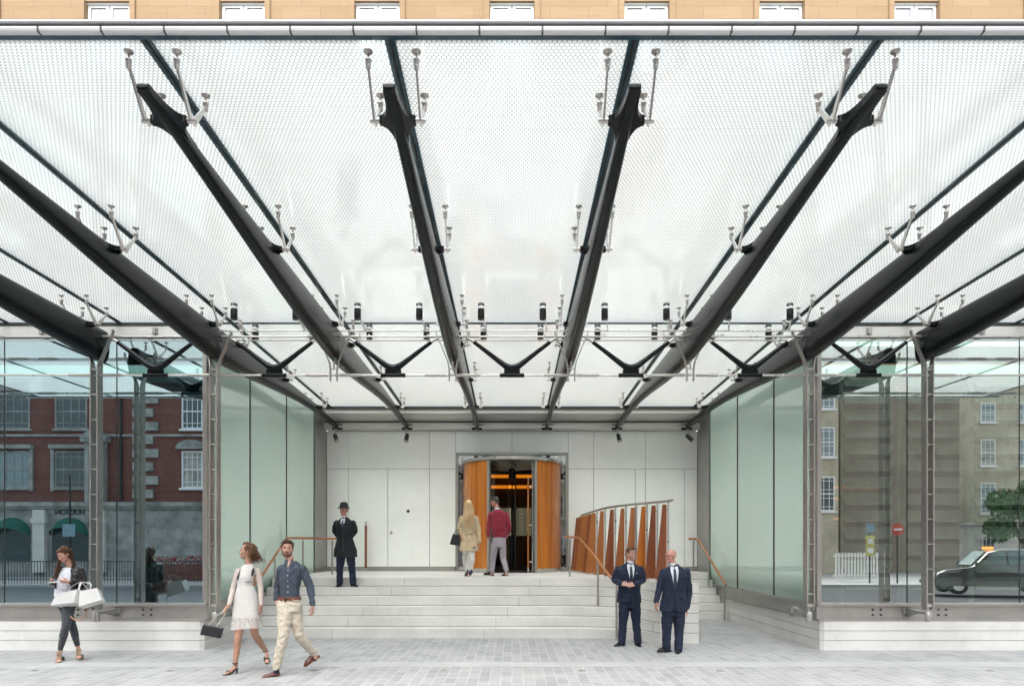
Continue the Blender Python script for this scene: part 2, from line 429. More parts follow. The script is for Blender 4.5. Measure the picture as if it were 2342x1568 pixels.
# lobby behind the door
m = MB()
m.box(-6, 6, 26, 26.1, P-.1, 5.2); m.box(-6.1, -6, 19.8, 26, P-.1, 5.2); m.box(6, 6.1, 19.8, 26, P-.1, 5.2); m.box(-6, 6, 19.75, 26, 4.9, 5.0)
struct(m.build('lobby_walls', simple('dark lobby panelling', (.035, .018, .010), .3)))
m = MB(); m.box(-6, 6, 19.75, 26, P-.1, P-.004); struct(m.build('lobby_floor', simple('dark lobby floor', (.06, .05, .045), .25)))
amber = m_emit('amber shelf light', (1, .27, .015), .42)
for z, lb in ((4.40, 'upper amber light strip glowing on the lobby wall behind the revolving door'), (4.00, 'lower amber light strip glowing on the lobby wall behind the revolving door')):
    m = MB(); m.box(-3.5, 3.5, 25.8, 25.9, z, z+.11); tag(m.build('light_strip', amber), lb, 'light strip', 'amber lobby light strips')
t = thing('reception_desk', (.4, 24, P), 'dark brown reception desk seen through the revolving door', 'desk')
m = MB(); m.box(-1.6, 2.4, 23.4, 24, P, P+1.0); m.build('desk_front', simple('dark desk', (.02, .012, .01), .3), t, .01)
m = MB(); m.box(-1.65, 2.45, 23.3, 24.05, P+1.0, P+1.06); m.build('desk_top', simple('brown desk top', (.07, .03, .015), .2), t, .01)
t = thing('lit_window_screen', (.5, 25.5, P), 'pale gridded screen glimpsed at the back of the lobby', 'screen')
m = MB(); m.box(-.55, 1.0, 25.6, 25.65, 2.2, 3.25); m.build('screen_panel', m_emit('screen glow', (.70, .62, .42), .10), t)  # added glow, stands for pale brick reflected in the door glass
m = MB()
for i in range(7): m.box(-.55+i*.255, -.53+i*.255, 25.56, 25.6, 2.2, 3.25)
for i in range(8): m.box(-.55, 1.0, 25.565, 25.595, 2.2+i*.147, 2.21+i*.147)
m.build('screen_grid', M['brown'], t)

# revolving door
t = thing('revolving_door', (0, DB-.2, P), 'large revolving door drum with curved honey wood panels and a steel ring on top', 'revolving door')
DC, DR = DB-.15, 1.37
def arc(r, a0, a1, n=16): return [(r*math.sin(R(a)), DC-r*math.cos(R(a))) for a in [a0+(a1-a0)*k/n for k in range(n+1)]]
for a0, a1 in ((-118, -28.5), (28.5, 118)):
    o = arc(DR, a0, a1, 26); i = arc(DR-.05, a0, a1, 26)
    m = MB(); m.prism(o+i[::-1], P+.11, 4.07); q = m.build('curved_wood_panel', M['wood'], t)
    m = MB(); m.prism(arc(DR-.006, a0, a1, 26)+arc(DR-.04, a0, a1, 26)[::-1], P+.002, P+.11); m.build('kick_plate', M['steel_lt'], q)
for a in (-27.3, 27.3):
    m = MB(); x, y = DR*math.sin(R(a)), DC-DR*math.cos(R(a))
    u = Vector((math.cos(R(a)), math.sin(R(a)), 0)); w = Vector((math.sin(R(a)), -math.cos(R(a)), 0))
    m.obox((x-w.x*.04, y-w.y*.04, (P+4.07)/2), u*.033, w*.05, (0, 0, (4.07-P)/2)); m.build('jamb', M['clad'], t, .004)
m = MB(); m.prism([(1.41*math.sin(R(a)), DC-1.41*math.cos(R(a))) for a in range(0, 360, 6)], 4.072, 4.155); m.build('drum_ring', M['steel_lt'], t, .006)
m = MB(); m.cyl((0, DC, P), (0, DC, 4.06), .018); m.cyl((0, DC, 3.66), (0, DC, 3.98), .10); m.build('centre_shaft', M['black'], t)
m = MB(); m.prism([(1.30*math.sin(R(a)), DC-1.30*math.cos(R(a))) for a in range(0, 360, 6)], P-.02, P+.006); m.build('door_mat', M['lamp'], t)
for a in (55, 175, 295):
    u = Vector((math.sin(R(a)), -math.cos(R(a)), 0)); w = Vector((u.y, -u.x, 0))
    m = MB(); m.obox(Vector((0, DC, (P+3.9)/2))+u*.66, u*.56, w*.006, (0, 0, 1.32)); q = m.build('door_leaf', M['door_glass'], t)
    m = MB(); m.obox(Vector((0, DC, 3.86))+u*.66, u*.58, w*.02, (0, 0, .045)); m.obox(Vector((0, DC, P+.1))+u*.66, u*.58, w*.02, (0, 0, .06))
    m.obox(Vector((0, DC, (P+3.9)/2))+u*1.25, u*.02, w*.02, (0, 0, 1.36)); m.build('leaf_frame', M['black'], q)
hx = at(1208, 1150, DC-1.2); u = Vector((hx.x, DC-1.22, 0))
m = MB(); m.cyl((u.x, u.y, 1.22), (u.x, u.y, 3.52), .024); q = m.build('pull_handle', M['wood_c'], t)
m = MB()
for z in (1.38, 2.35, 3.36): m.cyl((u.x, u.y+.01, z), (u.x+.11, u.y+.02, z), .012)
m.cyl((u.x+.11, u.y+.02, P), (u.x+.11, u.y+.02, 4.05), .012); m.cyl((u.x, u.y, P+.02), (u.x, u.y, 1.22), .02); m.cyl((u.x, u.y, 3.52), (u.x, u.y, 3.6), .018); m.build('handle_bracket', M['steel_lt'], q)
# portal around the drum
t = thing('door_portal', (0, DB, P), 'dark steel and glass portal framing the revolving door', 'door frame')
m = MB(); m.box(-1.6, -1.53, DB-.03, DB+.3, P, ZD+.03); m.box(1.53, 1.6, DB-.03, DB+.3, P, ZD+.03); m.box(-1.53, 1.53, DB-.03, DB+.3, ZD-.04, ZD+.03)
m.build('frame', M['clad'], t, .004)
for s in (-1, 1):
    m = MB(); m.box(min(s*1.38, s*1.53), max(s*1.38, s*1.53), DB+.02, DB+.03, P, ZD-.04); m.build('glass_pane', M['door_glass'], t)
m = MB(); m.box(-1.53, -1.2, DB+.06, DB+.07, P, ZD-.04); m.box(1.2, 1.53, DB+.06, DB+.07, P, ZD-.04); m.box(-1.2, 1.2, DB+.06, DB+.07, 4.2, ZD-.04); m.build('dark_lining', M['lamp'], t)  # black sheets added behind the panes to keep them dark
m = MB(); m.box(-1.37, 1.37, DB+.02, DB+.03, 4.2, ZD-.05); m.build('glass_pane', M['door_glass'], t)

# ---------------------------------------------------------------- side walls of the recess
def side_wall(s, nm):
    t = thing('glass_side_wall', (s*XS, 15, .8), 'tall pale green dotted glass wall on the '+nm+' side of the entrance recess, in dark jointed panes', 'glass wall', 'dotted glass side walls')
    for a, b in ((DF+.14, 13.76), (13.76, 15.98), (15.98, 18.2)):
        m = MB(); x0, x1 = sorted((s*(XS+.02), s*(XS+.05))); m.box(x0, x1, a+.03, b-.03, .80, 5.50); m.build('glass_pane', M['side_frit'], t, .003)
    m = MB()
    for y in (DF+.08, 13.76, 15.98, 18.2):
        w = .05 if y < 12 else .028
        x0, x1 = sorted((s*(XS+.012), s*(XS+.06))); m.box(x0, x1, y-w, y+w, .80, 5.50)
    m.build('glazing_joint', M['black'], t)
    m = MB(); x0, x1 = sorted((s*(XS+.004), s*(XS+.1))); m.box(x0, x1, 18.24, DB-.012, 0, 5.5); m.build('corner_cladding', M['clad'], t, .004)
    m = MB(); x0, x1 = sorted((s*(XS-.02), s*(XS+.1))); m.box(x0, x1, DF+.03, 18.23, .745, .798)
    m.box(x0+.03*(s > 0), x1-.03*(s < 0), DF+.03, 18.23, .53, .745); m.box(x0, x1, DF+.03, 18.23, .50, .53)
    q = m.build('sill_channel', M['clad'], t, .003)
    m = MB()
    for y in (12.6, 14.6, 16.9):
        for dy in (0, .16):
            for z in (.60, .68): m.cyl((s*(XS+.01), y+dy, z), (s*(XS-.012), y+dy, z), .014, seg=10)
    m.build('bolt', M['steel_lt'], q)
    return t
side_wall(-1, 'left'); side_wall(1, 'right')
def plinth(s, nm):
    t = thing('stone_plinth', (s*9, 11.7, 0), 'low pale stone plinth of three courses under the '+nm+' shop window', 'plinth', 'stone plinths under the windows')
    e = s*(XS+.02); far = s*14
    for k in range(3):
        z0, z1 = .165*k, .165*(k+1)
        fr = [(far, 11.67), (e+s*.06, 11.67), (e, 11.72), (e, DB-.1), (far, DB-.1)]
        fb = [(far, 11.69), (e+s*.07, 11.69), (e+s*.02, 11.74), (e+s*.02, DB-.1), (far, DB-.1)]
        m = MB(); m.prism(fr, z0+(.008 if k else -.02), z1)
        if k: m.prism(fb, z0, z0+.008, mi=1)
        m.build('stone_course', [M['plinth'], M['gap']], t, .004)
    return t
plinth(-1, 'left'); plinth(1, 'right')

# ---------------------------------------------------------------- shop windows left and right
def shopfront(s, nm, lab):
    t = thing('shop_window', (s*9, DF, .5), lab, 'shop window', 'mirroring shop windows beside the entrance')
    xs = [XS+.06, 6.83, 8.77, 10.7, 12.6]
    for a, b in zip(xs[:-1], xs[1:]):
        x0, x1 = sorted((s*(a+.012), s*(b-.012)))
        m = MB(); m.box(x0, x1, DF, DF+.02, .80, 5.37, 0, (1, 1, 0, 1, 1, 1)); m.build('glass_pane', [M['facade_glass' if s > 0 else 'facade_glass_left'], M['plain_glass']], t)
    m = MB()
    for a in xs[1:-1]: m.box(s*a-.010, s*a+.010, DF+.003, DF+.03, .80, 5.37)
    m.build('glazing_joint', M['black'], t)
    m = MB(); x0, x1 = sorted((s*(XS-.005), s*(XS+.07))); m.box(x0, x1, DF-.05, DF+.06, .80, 5.40); m.build('corner_mullion', M['steel'], t, .006)
    m = MB(); x0, x1 = sorted((s*(XS-.02), s*13)); m.box(x0, x1, DF-.13, DF+.04, .755, .80); m.box(x0, x1, DF-.06, DF+.04, .53, .755); m.box(x0, x1, DF-.13, DF+.04, .50, .53)
    q = m.build('sill_channel', M['steel'], t, .004)
    m = MB()
    for xc in (6.2, 6.34, 7.33, 7.46, 8.95, 9.08):
        for z in (.60, .69): m.cyl((s*xc, DF-.061, z), (s*xc, DF-.085, z), .016, seg=12)
    m.build('bolt', M['gap'], q)
    m = MB(); x0, x1 = sorted((s*(XS+.0), s*13)); m.box(x0, x1, DF-.03, DF+.1, 5.40, 5.57); q = m.build('head_cladding', M['clad_lt'], t, .003)
    m = MB()
    for xc in (6.15, 8.1, 10.0): m.cyl((s*xc, DF-.06, 5.42), (s*xc, DF-.06, 5.53), .028); m.box(s*xc-.045, s*xc+.045, DF-.06, DF-.028, 5.44, 5.53)
    m.build('head_bracket', M['steel'], q)
    m = MB(); m.box(x0, x1, DF-.05, DF+.1, 5.372, 5.398); m.box(x0, x1, DF-.04, DF+.1, 5.572, 5.62); m.build('head_gasket', M['black'], t)
    return t
shopfront(-1, 'left', 'large mirroring shop window left of the entrance, reflecting red brick houses')
shopfront(1, 'right', 'large mirroring shop window right of the entrance, reflecting yellow brick houses and a taxi')
# rooms behind the windows
for s, nm in ((-1, 'left'), (1, 'right')):
    x0, x1 = sorted((s*(XS+.12), s*14))
    m = MB(); m.box(x0, x1, 15.4, 15.5, .5, 5.6); m.box(*sorted((s*14, s*14.1)), DF, 15.5, .5, 5.6); 
    m.box(*sorted((s*(XS+.10), s*(XS+.13))), DF+.12, 15.5, .5, 5.6)
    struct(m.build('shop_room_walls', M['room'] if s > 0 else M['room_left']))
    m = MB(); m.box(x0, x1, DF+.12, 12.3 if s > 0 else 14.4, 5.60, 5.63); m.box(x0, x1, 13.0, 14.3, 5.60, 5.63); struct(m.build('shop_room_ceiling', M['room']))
    m = MB(); m.box(x0, x1, 14.45, 15.4, 5.60, 5.61)
    if s > 0: m.box(x0, x1, 12.3, 13.0, 5.585, 5.595)
    m = m; struct(m.build('shop_room_skylight', M['skylight']))  # translucent ceiling sheets added to let daylight brighten the shop rooms
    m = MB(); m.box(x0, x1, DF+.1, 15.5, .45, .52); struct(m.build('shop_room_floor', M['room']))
slat = simple('grey green louvre slat', (.66, .68, .60), .6)
post = simple('pale green post', (.36, .42, .35), .6)
def louvre(x0, x1, y, lab, n=13, z0=.95, col=slat):
    t = thing('louvre_blind', ((x0+x1)/2, y, .52), lab, 'louvre blind', 'louvre blinds behind the shop windows')
    for k in range(n):
        z = z0+k*.325; rings = []
        for i in range(9):
            u = i/8; a = u*1.25; 
            yy = y+.02+.16*math.sin(a); zz = z+.25*(1-math.cos(a*.8))*1.2+.0
            rings.append([(x0, yy, z+.235*u), (x1-.14*(1-u)**2, yy-.0, z+.235*u), (x1-.14*(1-u)**2, yy+.012, z+.235*u), (x0, yy+.012, z+.235*u)])
        m = MB(); m.loft(rings, 0, True); m.build('slat', col, t)
    m = MB(); m.box(x1+.01, x1+.07, y, y+.07, .52, 5.1); m.box(x0-.07, x0-.01, y+.1, y+.16, .52, 5.1); m.build('side_post', post, t)
louvre(6.42, 7.40, 13.1, 'grey green louvre blind behind the pane nearest the right entrance corner')
louvre(7.62, 8.75, 13.1, 'grey green louvre blind behind the column of the right shop window')
louvre(8.95, 10.5, 13.1, 'grey green louvre blind at the right edge of the picture')
dslat = simple('dark louvre slat', (.12, .15, .16), .6)
louvre(-7.3, -5.9, 13.6, 'dark louvre blind behind the left window beside the entrance corner', col=dslat)
louvre(-10.2, -7.6, 13.6, 'dark louvre blind behind the left window at the left edge', col=dslat)
for z in (3.02, 2.78, 2.35):
    m = MB(); m.box(6.9, 7.9, 14.6, 14.65, z, z+.05)
    tag(m.build('shelf_light', m_emit('orange shelf light', (1, .28, .04), .22)), 'orange shelf light glowing behind the right window louvres', 'light strip', 'orange shelf lights')

# ---------------------------------------------------------------- canopy
RZ = lambda y: 5.78-.0215*(y-5.39)
t = thing('glass_canopy', (0, DF, 5.65), 'broad hexagon patterned glass canopy roof with silver front gutter over the entrance', 'canopy')
def pane(x0, x1, y0, y1):
    m = MB(); T = .03
    vs = [(x0, y0, RZ(y0)), (x1, y0, RZ(y0)), (x1, y1, RZ(y1)), (x0, y1, RZ(y1)), (x0, y0, RZ(y0)+T), (x1, y0, RZ(y0)+T), (x1, y1, RZ(y1)+T), (x0, y1, RZ(y1)+T)]
    for f, mi in (((0, 3, 2, 1), 0), ((4, 5, 6, 7), 1), ((0, 1, 5, 4), 2), ((1, 2, 6, 5), 2), ((2, 3, 7, 6), 2), ((3, 0, 4, 7), 2)): m.add(vs, [f], mi)
    return m.build('roof_pane', [M['roof'], M['rooftop'], M['roofedge']], t, fix=False)
xs = [(k+.5)*B for k in range(-7, 7)]
g = .042
for a, b in zip(xs[:-1], xs[1:]): pane(a+g, b-g, 5.415, 11.80)
for a, b in zip(xs[:-1], xs[1:]):
    if a > -5 and b < 5: pane(a+g, b-g, 11.88, 18.14)
pane(-XS-.02, -4.85-g, 11.88, 18.14); pane(4.85+g, XS+.02, 11.88, 18.14)
m = MB()
for x in xs:
    y1 = 18.14 if abs(x) < 5 else 11.80
    for w, dz0, dz1, mi in ((g+.001, -.006, .028, 0), (.010, -.012, -.0065, 1)):
        vs = []
        for y, zz in ((5.416, RZ(5.416)), (y1, RZ(y1))):
            vs += [(x-w, y, zz+dz0), (x+w, y, zz+dz0), (x+w, y, zz+dz1), (x-w, y, zz+dz1)]
        m.add(vs, [(0, 4, 5, 1), (1, 5, 6, 2), (2, 6, 7, 3), (3, 7, 4, 0), (0, 1, 2, 3), (7, 6, 5, 4)], mi)
m.box(-13, 13, 11.801, 11.879, RZ(11.84)-.008, RZ(11.84)+.027, 0)
m.box(-13, 13, 5.36, 5.414, RZ(5.39)-.008, RZ(5.39)+.012, 0)
m.build('glazing_seal', [M['roofedge'], M['black']], t)
m = MB()
prof = [(5.300, 5.797), (5.298, 5.783), (5.303, 5.766), (5.318, 5.756), (5.345, 5.758), (5.347, 5.797)]
m.prism(prof, -13, 13, 'x'); q = m.build('gutter', M['silver'], t)
for i in range(-27, 28):
    m = MB(); x = i*.49+.23; m.box(x, x+.014, 5.2965, 5.345, 5.7545, 5.7972); m.build('joint_strip', M['gap'], q)
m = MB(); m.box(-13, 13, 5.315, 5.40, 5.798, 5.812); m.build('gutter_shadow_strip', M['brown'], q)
m = MB(); m.prism([(5.275, 5.820), (5.28, 5.813), (5.42, 5.813), (5.42, 5.835), (5.285, 5.835)], -13, 13, 'x'); m.build('gutter_cap', M['silver'], q, .003)

# soffit at the back
t = thing('soffit_beam', (0, 18.8, 5.3), 'grey metal clad beam along the back edge of the canopy above the wall panels', 'beam')
m = MB(); m.box(-5.24, 5.24, 18.145, 18.21, 5.432, 5.56); m.build('edge_gasket', M['black'], t)
m = MB(); m.prism([(18.20, 5.34), (18.21, 5.431), (DB+.19, 5.431), (DB+.2, 5.27), (19.02, 5.27)], -5.24, 5.24, 'x'); m.build('soffit_cladding', M['clad_lt'], t, .004)
m = MB(); m.box(-5.24, 5.24, 19.06, DB+.2, 5.225, 5.268); m.build('shadow_gap', M['black'], t)
m = MB(); m.box(-5.24, 5.24, 19.0, DB+.2, 5.068, 5.225); m.box(-5.24, 5.24, 18.97, 19.0, 5.20, 5.225); m.build('channel', M['clad_lt'], t, .004)

# ---------------------------------------------------------------- canopy beams
PR = [(5.38, 5.405, 5.345, .10), (5.6, 5.42, 5.33, .10), (5.85, 5.425, 5.31, .105), (6.46, 5.40, 5.245, .12), (7.41, 5.385, 5.13, .15), (8.68, 5.37, 4.98, .185), (10.0, 5.355, 4.87, .21),
      (11.0, 5.345, 4.805, .225), (11.6, 5.34, 4.80, .225), (13, 5.335, 4.89, .195), (14.4, 5.335, 5.0, .165), (15.6, 5.32, 5.07, .145), (16.9, 5.29, 5.09, .12), (18.2, 5.22, 5.04, .10), (19.0, 5.15, 5.03, .09)]
NODES = [5.80, 8.20, 10.85, 11.95, 14.4, 16.95]
def ring(y, zt, zb, w, n=20):
    c = (zt+zb)/2; h = (zt-zb)/2; out = []
    for k in range(n):
        a = 2*PI*k/n; cx, sz = math.cos(a), math.sin(a)
        ex = .62 if sz > 0 else .80
        out.append((w/2*math.copysign(abs(cx)**ex, cx), y, c+h*math.copysign(abs(sz)**ex, sz)))
    return out
def interp(y):
    for a, b in zip(PR[:-1], PR[1:]):
        if a[0] <= y <= b[0]:
            t_ = (y-a[0])/(b[0]-a[0]); t_ = t_
            return tuple(a[i]+(b[i]-a[i])*t_ for i in range(4))
    return PR[-1]
def star(y, L0, L1, hw, neck, z, th=.055, base=.03):
    """four pointed casting with concave sides, seen from below as a cross"""
    def q(a, b, c, n=7): return [tuple((1-s_)**2*a[i]+2*s_*(1-s_)*b[i]+s_*s_*c[i] for i in (0, 1)) for s_ in [k/n for k in range(n)]]
    F, W0, W1, Bk = (neck, y-L0), (hw, y-base), (hw, y+base), (neck, y+L1)
    r = q(F, (neck*1.05, y-base*1.2), W0) + q(W0, ((W0[0]+W1[0])/2, y), W1, 2) + q(W1, (neck*1.05, y+base*1.2), Bk) + [Bk]
    pts = r + [(-a, b) for a, b in r[::-1]]
    m = MB(); m.prism(pts, z-th/2, z+th/2); return m
def make_beam(x, lab, ymax):
    t = thing('canopy_beam', (x, 11.2, 4.8), lab, 'beam', 'dark fish-bellied beams under the canopy')
    m = MB(); ys = sorted(set([p[0] for p in PR] + [5.38+.35*k for k in range(40)])); ys = [y for y in ys if y <= ymax]
    sm = []
    for y in ys:
        v = [interp(min(max(y+dy, 5.38), 19.0)) for dy in (-.5, -.25, 0, .25, .5)] if 6.2 < y < 18.4 else [interp(y)]
        a = [sum(q[i] for q in v)/len(v) for i in range(4)]
        sm.append(ring(y, a[1], a[2], a[3]))
    r0 = sm[0]; cz = sum(q[2] for q in r0)/len(r0)
    sm.insert(0, [(q[0]*.93, q[1]-.012, cz+(q[2]-cz)*.72) for q in r0]); sm.insert(0, [(q[0]*.85, q[1]-.016, cz+(q[2]-cz)*.3) for q in r0])
    m.loft([[(px+x, py, pz) for px, py, pz in r] for r in sm]); m.build('beam_body', M['beam'], t)
    for i, y in enumerate(NODES):
        if y > ymax: continue
        zt = interp(y)[1]
        m = star(y, .42 if i == 0 else .30, .42 if i == 0 else .30, .155, .05, zt-.045 if i else 5.375)
        m.v = [(a+x, b, c) for a, b, c in m.v]; m.build('cross_bracket', M['beam'], t, .012)
        pz = zt-.045 if i else 5.375
        for s in (-1, 1):
            m = MB(); X = x+s*.195
            m.cyl((x+s*.150, y, pz), (x+s*.172, y, pz), .024); m.cyl((x+s*.176, y, pz), (x+s*.232, y, pz), .021); m.cyl((x+s*.15, y, pz), (x+s*.238, y, pz), .012)
            heads = []
            for dy in (-.27, .25):
                yh = y+dy; zh = RZ(yh)-.006
                a = Vector((X, y+.02*math.copysign(1, dy), pz-.01)); b = Vector((X, yh, zh-.115))
                dr = (b-a).normalized(); nm = Vector((1, 0, 0)).cross(dr)
                w0, w1, th = .030, .014, .008
                vs = [a-nm*w0-Vector((th, 0, 0)), a+nm*w0-Vector((th, 0, 0)), a+nm*w0+Vector((th, 0, 0)), a-nm*w0+Vector((th, 0, 0)),
                      b-nm*w1-Vector((th, 0, 0)), b+nm*w1-Vector((th, 0, 0)), b+nm*w1+Vector((th, 0, 0)), b-nm*w1+Vector((th, 0, 0))]
                m.add(vs, [(0, 1, 2, 3), (7, 6, 5, 4), (0, 4, 5, 1), (1, 5, 6, 2), (2, 6, 7, 3), (3, 7, 4, 0)])
                m.lathe([(.001, -.15), (.017, -.148), (.022, -.13), (.022, -.085), (.026, -.083), (.026, -.07), (.016, -.062), (.009, -.055), (.009, -.02)], (X, yh, zh), 14)
                heads.append((X, yh, zh))
            q = m.build('spider_fitting', M['steel_lt'], t)
            for h in heads:
                m = MB(); m.lathe([(.009, -.03), (.034, -.014), (.038, -.010), (.038, -.001), (.001, 0)], h, 18); m.build('glass_disc', M['steel'], q)
    if ymax > 18:
        m = MB(); m.box(x-.14, x+.14, 18.90, 19.01, 5.02, 5.16); m.box(x-.05, x+.05, 18.7, 18.95, 5.02, 5.14); m.build('end_plate', M['beam'], t, .01)
        m = MB()
        for s in (-1, 1): m.cyl((x+s*.06, 18.86, 5.10), (x+s*.19, 18.86, 5.10), .032); m.cyl((x+s*.17, 18.86, 5.10), (x+s*.20, 18.86, 5.10), .045)
        m.cyl((x, 18.84, 5.17), (x, 18.84, 5.2), .02); m.build('end_pin', M['steel_lt'], t)
    return t
names = {-4: 'dark beam in the far left corner, cut by the left picture edge and ending over the left window', -3: 'dark curved canopy beam over the column at the left corner of the entrance', -2: 'dark curved canopy beam passing above the doorman, second left of the axis', -1: 'dark curved canopy beam just left of the door axis',
         1: 'dark curved canopy beam just right of the door axis', 2: 'dark curved canopy beam second right of the axis, over the timber fins', 3: 'dark curved canopy beam over the column at the right corner of the entrance', 4: 'dark beam in the far right corner, cut by the right picture edge and ending over the right window'}
for k, lb in names.items():
    x = math.copysign((abs(k)-.5)*B, k)
    make_beam(x, lb, 19.0 if abs(k) < 4 else 11.55)

# ---------------------------------------------------------------- truss under the beams
YT = 11.15
def span(name, z, y, r, lab, x0=-12.6, x1=12.6, sleeves=True, two=None):
    m = MB(); m.cyl((x0, y, z), (x1, y, z), r, seg=12)
    if two: m.cyl((x0, y+.05, z-two), (x1, y+.05, z-two), r*.8, seg=10)
    o = m.build('rod', M['steel_lt'])
    t = thing(name, (0, y, z), lab, 'rod'); o.parent = t; o.location = -wloc(t)
    if sleeves:
        for k in range(-6, 6):
            x = (k+.5)*B
            if x0 < x < x1:
                for s in (-1, 1): 
                    m = MB(); m.cyl((x+s*.10, y, z), (x+s*.42, y, z), r*1.45, seg=12); m.cyl((x+s*.42, y, z), (x+s*.45, y, z), r*1.45, r, seg=12); m.build('sleeve', M['steel'], t)
    return t
span('upper_tie_rod', 5.195, YT, .015, 'thin twin steel tie rod across the canopy at the top of the braces', two=.045)
span('lower_tie_rod', 4.565, YT, .018, 'steel tie rod across the canopy through the feet of the V braces')
span('lamp_rail', 5.225, 10.95, .013, 'thin steel rail under the glass roof that carries the black spotlights', -4.7, 4.7, False)

def fork(x, col, parent):
    for s in (-1, 1):
        m = MB(); z0 = .80 if col else 4.47
        pts = [(s*.055, z0), (s*.055, 4.70), (s*.075, 4.80), (s*.265, 5.24), (s*.275, 5.30)]
        if not col: pts = [(s*.055, 4.49), (s*.055, 4.66), (s*.075, 4.78), (s*.265, 5.24), (s*.275, 5.30)]
        rings = []
        for i, (a, z) in enumerate(pts):
            hy = .075 if col and z < 4.72 else (.05 if i < 3 else .032)
            if not col: hy = .035 if i < 3 else .028
            th = .010
            rings.append([(x+a-th, YT-hy, z), (x+a+th, YT-hy, z), (x+a+th, YT+hy, z), (x+a-th, YT+hy, z)])
        if col: rings.insert(0, [(p[0], YT+(p[1]-YT)*.45, p[2]-.06) for p in rings[0]])
        else: rings.insert(0, [(p[0], YT+(p[1]-YT)*.5, p[2]-.025) for p in rings[0]])
        m.loft(rings, 0, False); m.build('side_plate' if col else 'hanger_plate', M['steel'], parent, .003)
def column(k, lab):
    x = math.copysign((abs(k)-.5)*B, k)
    t = thing('ladder_column', (x, YT, .5), lab, 'column', 'slim steel ladder columns')
    fork(x, True, t)
    m = MB(); z = 1.0
    while z < 4.75: m.box(x-.046, x+.046, YT-.06, YT+.06, z-.008, z+.008); z += .405
    m.build('rung', M['steel_lt'], t, .002)
    m = MB()
    z = .9
    while z < 4.7:
        for s in (-1, 1): m.cyl((x+s*.064, YT+.03, z), (x+s*.068, YT+.03, z), .007, seg=8)
        z += .2025
    m.build('bolt', M['gap'], t)
    m = MB(); m.cyl((x, YT, .70), (x, YT, .80), .018); m.box(x-.05, x+.05, YT-.05, YT+.05, .79, .84); m.build('foot_pin', M['steel_lt'], t)
    m = MB(); m.lathe([(.045, 0), (.048, .012), (.048, .155), (.04, .165), (.001, .165)], (x, YT, .545), 20); q = m.build('foot_socket', M['steel'], t)
    m = MB(); m.loft([[(x-w_, y_, z0_), (x+w_, y_, z0_), (x+w_, y_, z1_), (x-w_, y_, z1_)] for w_, y_, z0_, z1_ in ((.022, YT+.03, .655, .70), (.020, YT+.25, .65, .70), (.024, DF-.12, .575, .725), (.03, DF-.06, .565, .735))], 0, False); m.box(x-.07, x+.07, DF-.09, DF-.062, .57, .73); m.build('foot_bracket', M['clad'], t, .004)
    for s in (-1, 1):
        m = MB(); m.cyl((x+s*.05, DF-.09, .61), (x+s*.05, DF-.105, .61), .014, seg=10); m.build('bracket_bolt', M['gap'], t)
column(-4, 'slim steel ladder column behind the woman with the phone'); column(-3, 'slim steel ladder column at the left corner, beside the woman in the white dress')
column(3, 'slim steel ladder column at the right corner of the entrance'); column(4, 'slim steel ladder column nearest the right edge, before the reflected taxi')
for k, lb in ((-2, 'forked steel hanger around the beam second left of the axis'), (-1, 'forked steel hanger around the beam just left of the axis'), (1, 'forked steel hanger around the beam just right of the axis'), (2, 'forked steel hanger around the beam second right of the axis')):
    x = math.copysign((abs(k)-.5)*B, k)
    t = thing('forked_hanger', (x, YT, 4.46), lb, 'hanger', 'forked steel hangers'); fork(x, False, t)
    m = MB(); m.cyl((x, YT, 4.66), (x, YT, 4.79), .014); m.cyl((x-.05, YT, 4.67), (x+.05, YT, 4.67), .01); m.build('hanger_pin', M['steel_lt'], t)

vl = {-3: 'dark V brace at the far left, before the left window', -2: 'dark V brace over the left side wall', -1: 'dark V brace above the doorman', 0: 'dark V brace on the door axis', 1: 'dark V brace above the timber fins', 2: 'dark V brace over the right side wall', 3: 'dark V brace at the far right, before the right window'}
for k, lb in vl.items():
    x = k*B
    t = thing('v_brace', (x, YT, 4.565), lb, 'brace', 'dark V shaped braces')
    arm = [(-.62, 5.105), (-.42, 4.955), (-.24, 4.815), (-.12, 4.725), (-.05, 4.690), (0, 4.680)]
    full = arm + [(-a, z) for a, z in arm[-2::-1]]
    rr = [.030, .036, .042, .050, .058, .062]; rr = rr + rr[-2::-1]
    m = MB(); m.tube([(x+a, YT, z) for a, z in full], rr, 12); m.build('v_arm', M['beam'], t)
    m = MB(); m.tube([(x-.20, YT, 4.565), (x+.20, YT, 4.565)], .034, 16); m.box(x-.13, x+.13, YT-.025, YT+.025, 4.59, 4.66); m.build('foot_sleeve', M['beam'], t, .006)
    for s in (-1, 1):
        m = MB(); m.tube([(x+s*.61, YT, 5.10), (x+s*.66, YT, 5.135), (x+s*.73, YT, 5.175)], [.028, .022, .016], 10); m.build('arm_end', M['steel_lt'], t)

